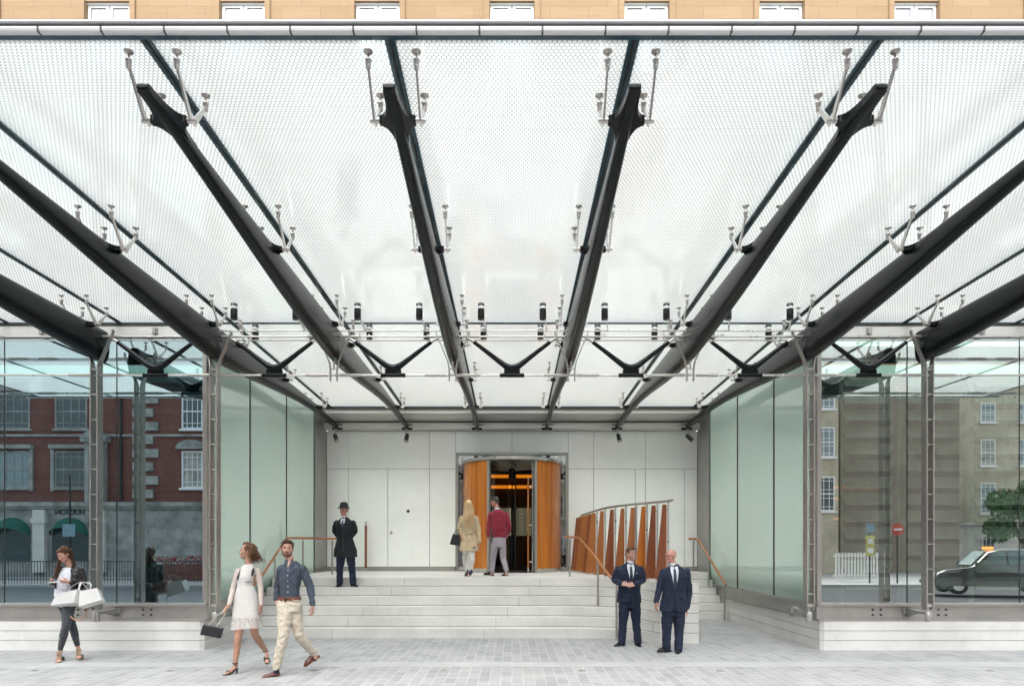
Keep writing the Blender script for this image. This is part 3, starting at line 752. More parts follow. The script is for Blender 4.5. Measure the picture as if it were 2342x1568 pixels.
# spotlights
for row, (y, z0, z1, lb) in enumerate(((10.72, 5.33, 5.575, 'front row'), (11.62, 5.275, 5.535, 'rear row'))):
    for i in range(10):
        x = (i-4.5)*.97
        if row == 1 and i in (): continue
        t = thing('spotlight', (x, y, z0), f'black cylindrical spotlight under the glass roof, {lb}, ' + ['at the far left', 'second from the left', 'third from the left', 'fourth from the left', 'just left of the middle', 'just right of the middle', 'fourth from the right', 'third from the right', 'second from the right', 'at the far right'][i], 'spotlight', 'black spotlights under the canopy')
        m = MB(); m.lathe([(.001, .01), (.047, .01), (.052, 0), (.052, z1-z0), (.04, z1-z0+.01), (.001, z1-z0+.01)], (x, y, z0), 20); m.build('housing', M['lamp'], t)
        m = MB(); m.lathe([(.0535, z1-z0-.078), (.0535, z1-z0-.045)], (x, y, z0), 20); m.build('band', M['white'], t)
        m = MB(); yr = 10.95 if row == 0 else YT
        m.obox(((x+x+.06)/2+.02, (y+yr)/2, (z0+.06+5.225)/2), (.008, 0, 0), Vector((.03, (yr-y)/2, (5.225-z0-.06)/2)), (0, .02, .02)); m.build('arm', M['steel_lt'], t)

# small cameras under the brackets
for x, lb, tl in ((-4.85, 'small black camera hanging at the left end of the back beam', .5), (-2.91, 'small black camera hanging over the doorman side of the back beam', -.08), (2.91, 'small black camera hanging over the timber fins', .2), (4.85, 'small dark camera hanging at the right end of the back beam', .9)):
    t = thing('security_camera', (x, 18.75, 4.98), lb, 'camera', 'small cameras under the back beam')
    m = MB(); m.cyl((x-.02, 18.8, 5.03), (x, 18.75, 4.86), .012); m.lathe([(.03, 0), (.03, .02)], (x-.02, 18.8, 5.01)); m.build('bracket', M['steel'], t)
    c = Vector((x+.02, 18.72, 4.76)); d = Vector((tl*.9, -.7, -1.0)).normalized()
    m = MB(); m.cyl(c-d*.12, c+d*.11, .055, .062, 18); m.build('housing', M['lamp'], t)
    m = MB(); m.cyl(c+d*.108, c+d*.114, .048, .046, 18); m.build('lens', M['steel'], t)

# ---------------------------------------------------------------- timber fin screen
path = [(1.93, 19.1), (1.95, 18.6), (1.98, 18.1), (2.01, 17.6), (2.04, 17.1), (2.07, 16.6), (2.13, 15.6), (2.27, 15.0), (2.43, 14.55), (2.59, 14.22), (2.75, 13.9), (2.89, 13.58), (3.03, 13.24)]
t = thing('timber_screen', (2.4, 15, P), 'curved screen of tapered reddish timber fins between thin steel posts, topped by a steel rail', 'screen')
wm = [M['wood_b'], M['wood_b'], M['wood_c'], M['wood_c'], M['wood_b'], M['wood_c'], M['wood_c'], M['wood_b'], M['wood_c'], M['wood_c'], M['wood'], M['wood_b'], M['wood_b']]
for i, (x, y) in enumerate(path):
    m = MB(); m.tube([(x, y, P), (x, y, P+1.56)], .020, 12); m.box(x-.045, x+.045, y-.03, y+.03, P, P+.012); m.build('post', M['steel_lt'], t)
    w0, w1 = (.25, .10) if i < 6 else (.215, .075)
    xr = x-.035
    m = MB(); m.prism([(xr-w0, P+.05), (xr, P+.05), (xr, P+1.50), (xr-w1, P+1.50)], y-.016, y+.016, 'y'); q = m.build('fin', wm[i], t, .004)
    m = MB(); m.box(xr-.01, x, y-.012, y+.012, P+.12, P+.15); m.box(xr-.01, x, y-.012, y+.012, P+1.38, P+1.41); m.build('clip', M['steel'], q)
m = MB(); m.tube(catmull([(x, y, P+1.57) for x, y in path]+[(3.08, 13.1, P+1.575)], 4), .024, 12); m.build('top_rail', M['steel'], t)

# ---------------------------------------------------------------- handrails
def handrail(name, lab, pts, posts, r=.026):
    t = thing(name, (posts[0][0], posts[0][1], posts[0][2]), lab, 'handrail', 'wooden handrails on steel posts')
    m = MB(); m.tube(pts, r, 12); m.build('wooden_rail', M['rail'], t)
    for x, y, z0, z1 in posts:
        m = MB(); m.cyl((x, y, z0), (x, y, z1-.05), .022); m.lathe([(.045, 0), (.045, .008), (.025, .012)], (x, y, z0), 16); q = m.build('post', M['steel'], t)
        m = MB(); m.cyl((x, y, z1-.05), (x, y, z1-.012), .008); m.box(x-.03, x+.03, y-.03, y+.03, z1-.03, z1-.022); m.build('rail_bracket', M['steel_lt'], q)
handrail('handrail', 'wooden handrail on steel posts along the left wall, running behind the doorman', [(-5.12, 13.2, .90), (-5.12, 13.9, 1.14), (-5.12, 15.45, 1.94), (-5.12, 15.62, 1.975), (-5.05, 15.9, 1.98), (-4.25, 17.2, 1.98)],
         [(-5.10, 14.7, RH*5-.0, 1.56), (-4.93, 16.1, P, 1.98), (-4.45, 16.9, P, 1.98), (-5.12, 13.5, RH, 1.0)])
handrail('handrail', 'wooden handrail sloping down the middle of the steps, behind the two men in suits', [(1.24, 16.0, 1.99), (1.28, 15.97, 2.0), (1.46, 15.6, 1.99), (1.52, 15.4, 1.965), (1.70, 14.4, 1.64), (1.86, 13.6, 1.30), (1.98, 13.1, 1.08)],
         [(1.34, 15.85, P, 2.0), (1.77, 14.08, RH*3, 1.52), (1.99, 13.0, 0, 1.06)])
handrail('handrail', 'short wooden handrail sloping down the narrow side steps along the right wall', [(4.90, 18.9, 2.0), (5.03, 18.75, 2.0), (5.06, 18.55, 1.98), (5.12, 16.35, .86)],
         [(5.0, 18.8, P, 2.0), (5.08, 17.62, RH*4, 1.5), (5.11, 16.40, 0, .89)], .03)

# ---------------------------------------------------------------- hotel facade above the canopy
YH = 19.6
t = thing('hotel_building', (0, YH+.5, 5.6), 'honey coloured sandstone building rising behind the canopy with a row of white windows', 'building')
m = MB(); WT, WB = 17.43, 15.4
xs = [k*3.87 for k in range(-4, 5)]
prev = -22
for x in xs:
    m.box(prev, x-.64, YH, YH+.4, 5.56, 21); m.box(x-.64, x+.64, YH, YH+.4, WT, 21); m.box(x-.64, x+.64, YH, YH+.4, 5.56, WB); prev = x+.64
m.box(prev, 22, YH, YH+.4, 5.56, 21); m.build('wall', M['ashlar'], t)
m = MB()
for x in xs:
    for s in (-1, 1): m.box(*sorted((x+s*.65, x+s*.80)), YH-.05, YH-.002, 14, 21)
m.build('window_surround', M['ashlar'], t)
cur = simple('white curtain', (.62, .66, .70), .9)
for x in xs:
    m = MB()
    for s in (-1, 1):
        a, b = sorted((x+s*.012, x+s*.63))
        for (p, q_, z0, z1) in ((a, a+.09, WB, WT), (b-.09, b, WB, WT), (a+.09, b-.09, WT-.12, WT), (a+.09, b-.09, WB, WB+.12)): m.box(p, q_, YH+.10, YH+.17, z0, z1)
    m.box(x-.66, x+.66, YH+.06, YH+.099, WT-.05, WT+.02)
    w = m.build('window', M['white'], t, .006)
    m = MB()
    for s in (-1, 1): a, b = sorted((x+s*.10, x+s*.545)); m.box(a, b, YH+.13, YH+.14, WB+.1, WT-.1)
    m.build('pane', M['hotelglass'], w)
    m = MB(); n = 40
    rings = [[(x-.6+1.2*i/n, YH+.28+.03*math.sin(i*1.9), z) for i in range(n+1)] for z in (WB, WT)]
    m.add(rings[0]+rings[1], [(i, i+1, n+2+i, n+1+i) for i in range(n)], 0, True); m.build('curtain', cur, w)
# ================================================================ the street behind the camera, seen only in the window glass
def win(par, x, z0, z1, w, yf, frame, rows=2, cols=2, arch=False, sill=True, depth=.12):
    """a sash window on a wall whose outer face looks towards +y"""
    m = MB(); f = .09
    m.box(x-w/2, x-w/2+f, yf-.02, yf+.05, z0, z1); m.box(x+w/2-f, x+w/2, yf-.02, yf+.05, z0, z1); m.box(x-w/2+f, x+w/2-f, yf-.02, yf+.05, z1-f, z1); m.box(x-w/2+f, x+w/2-f, yf-.02, yf+.05, z0, z0+f)
    m.box(x-w/2+f, x+w/2-f, yf-.02, yf+.04, (z0+z1)/2-.04, (z0+z1)/2+.04)
    for i in range(1, cols+1): xx = x-w/2+w*i/(cols+1); m.box(xx-.02, xx+.02, yf-.015, yf+.03, z0+f, z1-f)
    for i in range(rows+1):
        zz = z0+(z1-z0)*(i+.5)/(rows+1); m.box(x-w/2+f, x+w/2-f, yf-.014, yf+.029, zz-.018, zz+.018)
    if sill: m.box(x-w/2-.12, x+w/2+.12, yf-.02, yf+.16, z0-.12, z0-.002)
    q = m.build('window', frame, par)
    m = MB(); m.box(x-w/2+f*.6, x+w/2-f*.6, yf-.01, yf+.010, z0+f*.6, z1-f*.6); m.build('pane', rnd.choice([M['winglass2'], M['winglass2'], M['pane_lit'], M['pane_curtain']]), q)
    return q
M['pane_lit'] = simple('sky bright pane', (.20, .26, .28), .05); M['pane_curtain'] = simple('curtained pane', (.32, .30, .27), .1, 0, .5, 2)
M['winglass2'] = simple('window glass far', (.05, .07, .075), .08)
# red brick block (reflected on the left)
YB = -17.0
t = thing('red_brick_building', (-22, YB-2, 0), 'red brick mansion block with stone ground floor mirrored in the left window', 'building')
m = MB(); m.box(-46, -9.5, YB-9, YB, 4.4, 19.0); m.build('wall', M['redbrick'], t)
m = MB(); m.box(-46, -17, YB-8.9, YB+.12, 0, 4.2); m.box(-46, -9.4, YB-.1, YB+.42, 4.2, 4.45); m.box(-46, -9.4, YB-.1, YB+.30, 4.05, 4.2); m.box(-46, -9.4, YB-.1, YB+.3, 18.9, 19.2); m.build('stone_front', M['pstone'], t)
m = MB(); m.box(-17, -9.5, YB-8.9, YB+.05, 0, 4.2); m.build('brick_ground_floor', M['redbrick'], t)
m = MB()
for k in range(18): m.box(-22.5, -21.3+(.3 if k % 2 else 0), YB, YB+.14, 4.7+k*.8, 5.2+k*.8)
m.build('quoins', M['pstone'], t)
q0 = [(-29.6, 1.9), (-26.2, 1.9), (-33.0, 1.9), (-36.4, 1.9), (-19.0, 1.25), (-15.4, 1.25), (-11.8, 1.25)]
for x, w in q0:
    for z0, z1 in ((5.3, 7.5), (8.8, 10.9), (12.3, 14.2), (15.4, 17.2)):
        b = win(t, x, z0, z1, w, YB, M['pstone'] if w > 1.5 else M['white'], 2, 3)
    m = MB()
    if w > 1.5: m.box(x-w/2-.25, x+w/2+.25, YB, YB+.30, 7.62, 7.85); m.box(x-w/2-.22, x-w/2-.02, YB, YB+.14, 5.1, 7.6); m.box(x+w/2+.02, x+w/2+.22, YB, YB+.14, 5.1, 7.6)
    else: m.prism([(x+(w/2+.3)*math.cos(a_*PI/10), 7.6+.55*math.sin(a_*PI/10)) for a_ in range(11)], YB, YB+.25, 'y')
    m.box(x-w/2-.3, x+w/2+.3, YB, YB+.22, 11.05, 11.3); m.build('window_hood', M['pstone'], t)
for x in (-31.4, -27.9, -24.4, -34.9):
    m = MB(); m.box(x-.35, x+.35, YB+.12, YB+.4, .3, 4.0); m.box(x-.42, x+.42, YB+.12, YB+.46, 3.2, 3.5); m.build('pilaster', M['stucco'], t)
for x in (-29.6, -26.2, -33.0):
    m = MB(); pts = [(x-1.05, 1.0), (x+1.05, 1.0)] + [(x+1.05*math.cos(a*PI/12), 2.5+1.05*math.sin(a*PI/12)) for a in range(13)]
    m.prism(pts, YB+.125, YB+.16, 'y'); m.build('arched_shopfront', M['winglass2'], t)
    m = MB(); r = []
    for i in range(13):
        a = PI*i/12; r.append([(x+1.1*math.cos(a), YB+.17, 2.55+1.0*math.sin(a)), (x+1.1*math.cos(a)*.95, YB+.17+.85*math.sin(a)*.9+.1, 2.45+.45*math.sin(a))])
    vs = [p for q in r for p in q]; m.add(vs, [(2*i, 2*i+1, 2*i+3, 2*i+2) for i in range(12)], 0, True); m.build('green_awning', M['green'], t)
fc = bpy.data.curves.new('shop_name', 'FONT'); fc.body = 'HUDSON'; fc.size = .42; fc.extrude = .02; fc.align_x = 'CENTER'
tmp = bpy.data.objects.new('tmp', fc); COL.objects.link(tmp)
dg = bpy.context.evaluated_depsgraph_get(); me = bpy.data.meshes.new_from_object(tmp.evaluated_get(dg)); bpy.data.objects.remove(tmp)
me.materials.clear(); me.materials.append(M['iron'])
me.transform(Matrix.Translation((-26.2, YB+.14, 3.72)) @ Matrix.Rotation(PI, 4, 'Z') @ Matrix.Rotation(PI/2, 4, 'X'))
link('shop_lettering', me, t)
for x in (-31.6, -24.6):
    m = MB(); m.box(x-.55, x+.55, YB, YB+.45, 4.45, 8.2); m.prism([(x-.8, 8.2), (x+.8, 8.2), (x, 8.9)], YB, YB+.6, 'y'); m.box(x-.75, x+.75, YB, YB+.55, 8.0, 8.2); m.build('stone_niche', M['pstone'], t)
    m = MB(); m.box(x-.28, x+.28, YB+.451, YB+.47, 5.0, 7.4); m.build('niche_recess', M['winglass2'], t)
for z in (8.35, 11.9, 15.0):
    m = MB(); m.box(-46, -9.45, YB+.005, YB+.10, z, z+.14); m.build('string_course', M['pstone'], t)
m = MB(); m.cyl((-17.6, YB+.15, 0), (-17.6, YB+.15, 18.8), .09); m.cyl((-23.2, YB+.12, 4.5), (-23.2, YB+.12, 18.8), .07); m.build('drain_pipe', M['iron'], t)
for i_, x in enumerate((-28.0, -21.5, -13.4)):
    t2 = thing('lamp_post', (x, -9.6, 0), ['slim dark street post mirrored beside the green awning', 'slim dark street post mirrored behind the phone woman', 'slim dark street post mirrored by the red flowers'][i_], 'post')
    m = MB(); m.tube([(x, -9.6, .02), (x, -9.6, 4.6+i_*.7)], [.07, .045], 10); m.build('pole', M['iron'], t2)
    m = MB(); m.box(x-.3, x+.3, -9.53, -9.5, 2.3, 2.9); m.build('sign_plate', simple('pale blue plate', (.22, .34, .42), .5), t2)
# pedestrian railing on the left
t = thing('street_railing', (-24, -9.2, 0), 'black iron pedestrian railing mirrored in the left window', 'railing')
m = MB(); m.box(-34, -12, -9.23, -9.19, 1.08, 1.12); m.box(-34, -12, -9.23, -9.19, .22, .25)
x = -34
while x < -12: m.box(x-.01, x+.01, -9.22, -9.20, .02, 1.1); x += .14
m.build('rails', M['iron'], t)
# flower bed
t = thing('flower_box', (-16.5, -12, 0), 'long planter of red flowers before the brick building, mirrored in the left window', 'planter')
m = MB(); m.box(-19.5, -12, -12.4, -11.9, 0, .9); m.build('box', M['redbrick'], t)
m = MB()
for i in range(900):
    c = Vector((rnd.uniform(-19.5, -12), rnd.uniform(-12.45, -11.8), .9+rnd.random()*.4)); a = Vector((rnd.gauss(0, 1), rnd.gauss(0, 1), rnd.gauss(0, 1))).normalized()*.05; b = a.orthogonal().normalized()*.05
    m.add([c-a, c+b, c+a, c-b], [(0, 1, 2, 3)], 1 if rnd.random() < .35 else 0)
m.build('flowers', [simple('red petals', (.55, .02, .02), .7), simple('leaf green', (.05, .12, .03), .7)], t)

# yellow brick terrace (reflected on the right)
YY = -29.0
t = thing('yellow_brick_terrace', (36, YY-2, 0), 'yellow stock brick terrace with white sash windows mirrored in the right window', 'building')
m = MB(); m.box(31.6, 75, YY-9, YY, 3.5, 15.8); m.build('wall', M['ybrick'], t)
m = MB(); m.box(31.6, 75, YY-8.9, YY+.06, 0, 3.5); m.box(31.6, 75, YY-.1, YY+.3, 3.5, 3.65); m.build('stucco_front', M['stucco'], t)
for i in range(14):
    x = 33.7+2.95*i
    for z0, z1 in ((4.4, 6.75), (8.05, 10.1), (11.4, 12.9)): win(t, x, z0, z1, 1.15, YY, M['white'], 3, 2)
    if x > 30 and i % 2 == 0:
        m = MB(); m.box(x-.45, x+.45, YY+.06, YY+.1, .1, 2.4); m.build('front_door', M['iron'], t)
        m = MB(); m.prism([(x+.7*math.cos(a*PI/10), 2.45+.6*math.sin(a*PI/10)) for a in range(11)], YY+.061, YY+.1, 'y'); m.build('fanlight', M['winglass2'], t)
    elif x > 30: win(t, x, .9, 2.7, 1.0, YY+.07, M['white'], 2, 2)
# near corner house on the right, yellow brick gable
t = thing('brick_corner_house', (18, -22, 0), 'brown brick house with white sash windows mirrored beside the right corner mullion', 'building')
m = MB(); m.box(12, 21.8, -30, -22, 0, 15); m.build('wall', M['ybrick'], t)
for z0, z1 in ((4.2, 6.5), (7.8, 9.8), (11.0, 12.6)):
    for x in (15.3, 18.2, 21.0): win(t, x, z0, z1, 1.1, -22, M['white'], 3, 2)
t = thing('brick_gable_house', (27, -24, 0), 'windowless grey brown brick gable mirrored behind the right window louvres', 'building')
m = MB(); m.prism([(22.9, 0), (31.2, 0), (31.2, 16.5), (27.4, 16.5), (23.9, 13.2), (22.9, 13.2)], -34, -24, 'y'); m.build('gable_wall', m_brick('grey brown brick', (.30, .25, .19), (.22, .18, .14), (.27, .24, .2)), t)
m = MB(); m.box(25.0, 25.6, -30, -29, 14, 18); m.build('chimney', M['ybrick'], t)

t = thing('pale_brick_house', (1, -24, 0), 'pale brick house across the street, mirrored in the glass beside the revolving door', 'building')
m = MB(); m.box(-8.6, 11.6, -33, -24, 3.6, 14); m.build('wall', M['ybrick'], t)
m = MB(); m.box(-8.6, 11.6, -32.9, -23.95, 0, 3.55); m.box(-8.6, 11.6, -24.1, -23.7, 3.55, 3.7); m.build('stucco_front', M['stucco'], t)
for x in (-7, -4.2, -1.4, 1.4, 4.2, 7, 9.8):
    for z0, z1 in ((4.5, 6.7), (7.9, 9.9), (11.1, 12.7)): win(t, x, z0, z1, 1.1, -24, M['white'], 3, 2)
    win(t, x, .9, 2.8, 1.1, -23.94, M['white'], 2, 2)
# trees in the mirrored street
def tree(x, y, h, lab, seed):
    rr = random.Random(seed)
    t = thing('street_tree', (x, y, 0), lab, 'tree', 'street trees mirrored in the windows')
    m = MB(); m.tube([(x, y, 0), (x+.1, y, h*.3), (x, y+.1, h*.75)], [.2, .14, .05], 8)
    cl = []
    for i in range(9):
        a = rr.uniform(0, 2*PI); e = Vector((x+math.cos(a)*h*.22*rr.uniform(.5, 1), y+math.sin(a)*h*.22, h*rr.uniform(.45, .9)))
        m.tube([(x, y, h*.32), tuple((Vector((x, y, h*.5))+e)/2), tuple(e)], [.07, .05, .02], 6); cl.append(e)
    m.build('trunk', simple('bark', (.10, .08, .06), .9), t)
    m = MB()
    for e in cl:
        for i in range(520):
            d = Vector((rr.gauss(0, 1), rr.gauss(0, 1), rr.gauss(0, .8))).normalized()*h*.16*rr.random()**.4; c = e+d
            a = Vector((rr.gauss(0, 1), rr.gauss(0, 1), rr.gauss(0, 1))).normalized()*.14; b = a.orthogonal().normalized()*.11
            m.add([c-a, c+b, c+a, c-b], [(0, 1, 2, 3)])
    m.build('crown', simple('green leaves', (.06, .14, .04), .7, 0, .3, 2), t)
tree(36.3, -25, 6.6, 'green street tree at the right of the mirrored terrace', 3); tree(14.5, -17.5, 4.5, 'small green tree by the mirrored white hoarding', 5); tree(31.0, -27.5, 2.6, 'little round green tree before the white house fronts', 8)
# hoarding, barriers, signs
YS = -9.8
t = thing('white_hoarding', (12.5, -14, 0), 'white site hoarding with a red notice mirrored in the right window', 'hoarding')
m = MB(); m.box(12.3, 15.6, -14.1, -14.0, .25, 2.6); m.build('board', M['white'], t, .01)
m = MB(); m.box(14.6, 14.9, -14.0, -13.98, 1.9, 2.15); m.build('red_notice', simple('red plastic', (.6, .03, .02), .4), t)
red = simple('red plastic barrier', (.55, .05, .03), .5)
for i in range(6):
    m = MB(); x = 9.9+i*.62; m.prism([(x, .02), (x+.58, .02), (x+.50, .42), (x+.08, .42)], YS-.2, YS+.2, 'y')
    tag(m.build('road_barrier', red if i % 2 == 0 else M['white'], None, .02), ('red' if i % 2 == 0 else 'white')+' plastic road barrier block in the mirrored street, number %s from the corner mullion' % ['first', 'second', 'third', 'fourth', 'fifth', 'sixth'][i] , 'road barrier', 'red and white road barriers')
t = thing('white_railing', (17, -11, 0), 'white slatted railing mirrored behind the yellow sign', 'railing')
m = MB()
for i in range(17): m.box(16.4+i*.16, 16.48+i*.16, -11.05, -11, .2, 1.5)
m.box(16.3, 19.2, -11.06, -10.99, .3, .38); m.box(16.3, 19.2, -11.06, -10.99, 1.3, 1.38); m.build('slats', M['white'], t)
t = thing('road_sign', (17.5, YS, 0), 'yellow notice sign on a grey pole mirrored in the right window', 'sign')
m = MB(); m.cyl((17.5, YS, .02), (17.5, YS, 3.0), .04); m.build('pole', M['gap'], t)
m = MB(); m.box(17.28, 17.72, YS+.045, YS+.07, 1.35, 2.35); q = m.build('sign_face', simple('yellow sign', (.55, .48, .12), .5), t)
m = MB(); m.box(17.36, 17.64, YS+.071, YS+.075, 1.95, 2.2); m.box(17.36, 17.64, YS+.071, YS+.075, 1.5, 1.75); m.build('notice', M['white'], q)
m = MB(); m.box(17.3, 17.7, YS+.045, YS+.07, 2.5, 2.95); m.build('blue_plate', simple('blue sign', (.25, .36, .46), .5), t)
t = thing('no_entry_sign', (18.85, YS, 0), 'round red no entry sign with a white bar mirrored in the right window', 'sign')
m = MB(); m.cyl((18.85, YS, .02), (18.85, YS, 2.9), .04); m.build('pole', M['gap'], t)
m = MB(); m.tube([(18.85, YS+.05, 2.65), (18.85, YS+.07, 2.65)], [.3, .3], 28); q = m.build('red_disc', red, t)
m = MB(); m.box(18.64, 19.06, YS+.071, YS+.078, 2.60, 2.70); m.build('white_bar', M['white'], q)

# black taxi
def taxi(x0, y0):
    """nose at x0 pointing to -x, near side at y0+1.7"""
    t = thing('black_taxi', (x0+2.3, y0+.85, 0), 'black taxi cab with an orange roof sign mirrored in the right window', 'taxi')
    paint = simple('black car paint', (.012, .013, .016), .15, 0, .1, Coat_Weight=1., Coat_Roughness=.03)
    cg = simple('car glass', (.12, .17, .18), .05)
    prof = [(0, .32), (-.02, .55), (.06, .80), (.35, .93), (1.10, 1.02), (1.28, 1.08), (1.80, 1.60), (2.2, 1.70), (3.5, 1.70), (4.15, 1.50), (4.45, 1.08), (4.60, .95), (4.62, .45), (4.55, .30)]
    m = MB(); n = len(prof); rings = []
    for v, ins, low in ((0, .16, 0), (.06, .05, 0), (.18, 0, 0), (.85, 0, 0), (1.52, 0, 0), (1.64, .05, 0), (1.70, .16, 0)):
        rings.append([(x0+2.3+(a-2.3)*(1-ins*.12), y0+v+((.85-v)*.22*max(0, (z-1.05)/.65)), .3+(z-.3)*(1-ins*.18)) for a, z in prof])
    m.loft(rings, 0, True); m.build('body', paint, t)
    for s, yy in ((0, y0-.0), (1, y0+1.7)):
        m = MB()
        for ring_ in ([(1.45, 1.13), (2.05, 1.60), (2.35, 1.63), (2.35, 1.13)], [(2.43, 1.13), (2.43, 1.63), (3.4, 1.62), (3.4, 1.13)], [(3.48, 1.13), (3.48, 1.60), (3.95, 1.45), (4.15, 1.13)]):
            vs = []
            for a, z in ring_:
                ins = .22*max(0, (z-1.05)/.65)*.85
                vs.append((x0+a, (yy+ins-.012) if s == 0 else (yy-ins+.012), z))
            m.add(vs, [(0, 1, 2, 3)])
        m.build('side_window', cg, t)
    m = MB(); vs = [(x0+1.27, y0+.22, 1.09), (x0+1.27, y0+1.48, 1.09), (x0+1.77, y0+1.36, 1.61), (x0+1.77, y0+.34, 1.61)]
    m.add([(a-.02, b, c+.015) for a, b, c in vs], [(0, 1, 2, 3)]); m.build('windscreen', simple('pale windscreen', (.30, .37, .37), .08), t)
    for wx in (.78, 3.75):
        for yy in (y0+.02, y0+1.50):
            m = MB(); m.tube([(x0+wx, yy, .32), (x0+wx, yy+.19, .32)], .32, 26); w = m.build('wheel', M['iron'], t)
            for e in (yy-.006, yy+.196): 
                m = MB(); m.tube([(x0+wx, e, .32), (x0+wx, e+.002, .32)], .19, 20); m.build('rim', M['silver'], w)
    for yy in (y0+.24, y0+1.46):
        m = MB(); m.tube([(x0+.02, yy, .70), (x0-.03, yy, .70)], [.11, .09], 18); m.build('headlight', simple('headlight', (.7, .72, .75), .1), t)
    m = MB(); m.box(x0-.05, x0+.0, y0+.5, y0+1.2, .58, .86); m.build('grille', M['silver'], t, .02)
    m = MB(); m.box(x0-.07, x0+.05, y0+.05, y0+1.65, .36, .50); m.build('bumper', M['iron'], t, .03)
    m = MB(); m.box(x0-.085, x0-.072, y0+.59, y0+1.11, .37, .49); pl = m.build('number_plate', M['white'], t)
    fc = bpy.data.curves.new('plate', 'FONT'); fc.body = 'EJ51 DJX'; fc.size = .11; fc.align_x = 'CENTER'
    tmp = bpy.data.objects.new('tmp', fc); COL.objects.link(tmp)
    me = bpy.data.meshes.new_from_object(tmp.evaluated_get(bpy.context.evaluated_depsgraph_get())); bpy.data.objects.remove(tmp)
    me.materials.clear(); me.materials.append(M['iron'])
    me.transform(Matrix.Translation((x0-.088, y0+.85, .395)) @ Matrix.Rotation(-PI/2, 4, 'Z') @ Matrix.Rotation(PI/2, 4, 'X')); link('plate_characters', me, pl)
    m = MB(); m.box(x0+1.95, x0+2.15, y0+.55, y0+1.15, 1.69, 1.80); m.build('roof_sign', m_emit('orange roof light', (1, .35, .08), .9), t, .03)
    for yy in (y0-.12, y0+1.70): m = MB(); m.box(x0+1.3, x0+1.42, yy, yy+.12, 1.08, 1.22); m.build('mirror', paint, t, .02)
    # turned a little so that its nose shows
    c = Vector((x0+2.3, y0+.85, 0))
    t.rotation_euler = (0, 0, R(14))
    return t
taxi(16.2, -3.4)
# ================================================================ people
def skinmat(name, col, col2=None):
    t = NT(name); p = t.obj()
    c = t.mix(t.ramp(t.noise(p, 22, 3), .35, .7), col, col2 or (col[0]*.95, col[1]*.78, col[2]*.75))
    return t.done(t.bsdf(c, .5, 0, None, Subsurface_Weight=.12, Subsurface_Radius=(.02, .008, .004)))
def clothmat(name, col, rough=.85, var=.14, weave=.25, sheen=.2):
    t = NT(name); p = t.obj()
    f = t.noise(p, 9, 4); c = t.mix(t.ramp(f, .3, .7), tuple(a*(1-var) for a in col), tuple(min(1, a*(1+var)) for a in col))
    h = t.math('ADD', t.noise(t.vm('MULTIPLY', p, (1, 1, .6)), 22, 4, .6), t.math('MULTIPLY', t.noise(p, 300, 1), .15))
    return t.done(t.bsdf(c, rough, 0, t.bump(h, weave, .02), Sheen_Weight=sheen))
def hairmat(name, a, b, c):
    t = NT(name); p = t.obj()
    s = t.n('TexNoise', {'Vector': t.vm('MULTIPLY', p, (90, 90, 7)), 'Scale': 1., 'Detail': 3., 'Distortion': .6}).outputs['Fac']
    col = t.mix(t.ramp(s, .35, .65), a, b); col = t.mix(t.ramp(s, .6, .8, 0., .7), col, c)
    return t.done(t.bsdf(col, .55, 0, t.bump(s, .6, .01), Specular_IOR_Level=.25))

def strands(name, mat, parent, paths, n=90, jit=.012, r=.0032, wave=.0, seed=1, frizz=1.):
    rr = random.Random(seed); m = MB()
    for i in range(n):
        P_ = rr.choice(paths); off = Vector((rr.gauss(0, 1), rr.gauss(0, 1), rr.gauss(0, .5)))*jit
        pts = catmull([Vector(q)+off*(.45+.5*k)+Vector((rr.gauss(0, .3), rr.gauss(0, .3), 0))*jit*k*frizz for k, q in enumerate(P_)], 4)
        ph = rr.uniform(0, 6.28)
        if wave: pts = [q+Vector((math.sin(ph+k*1.15), math.cos(ph+k*1.15), 0))*wave*min(1, k/4) for k, q in enumerate(pts)]
        nn = len(pts); m.tube(pts, [r*(1-.75*k/nn) for k in range(nn)], 4)
    return m.build(name, mat, parent, fix=False)

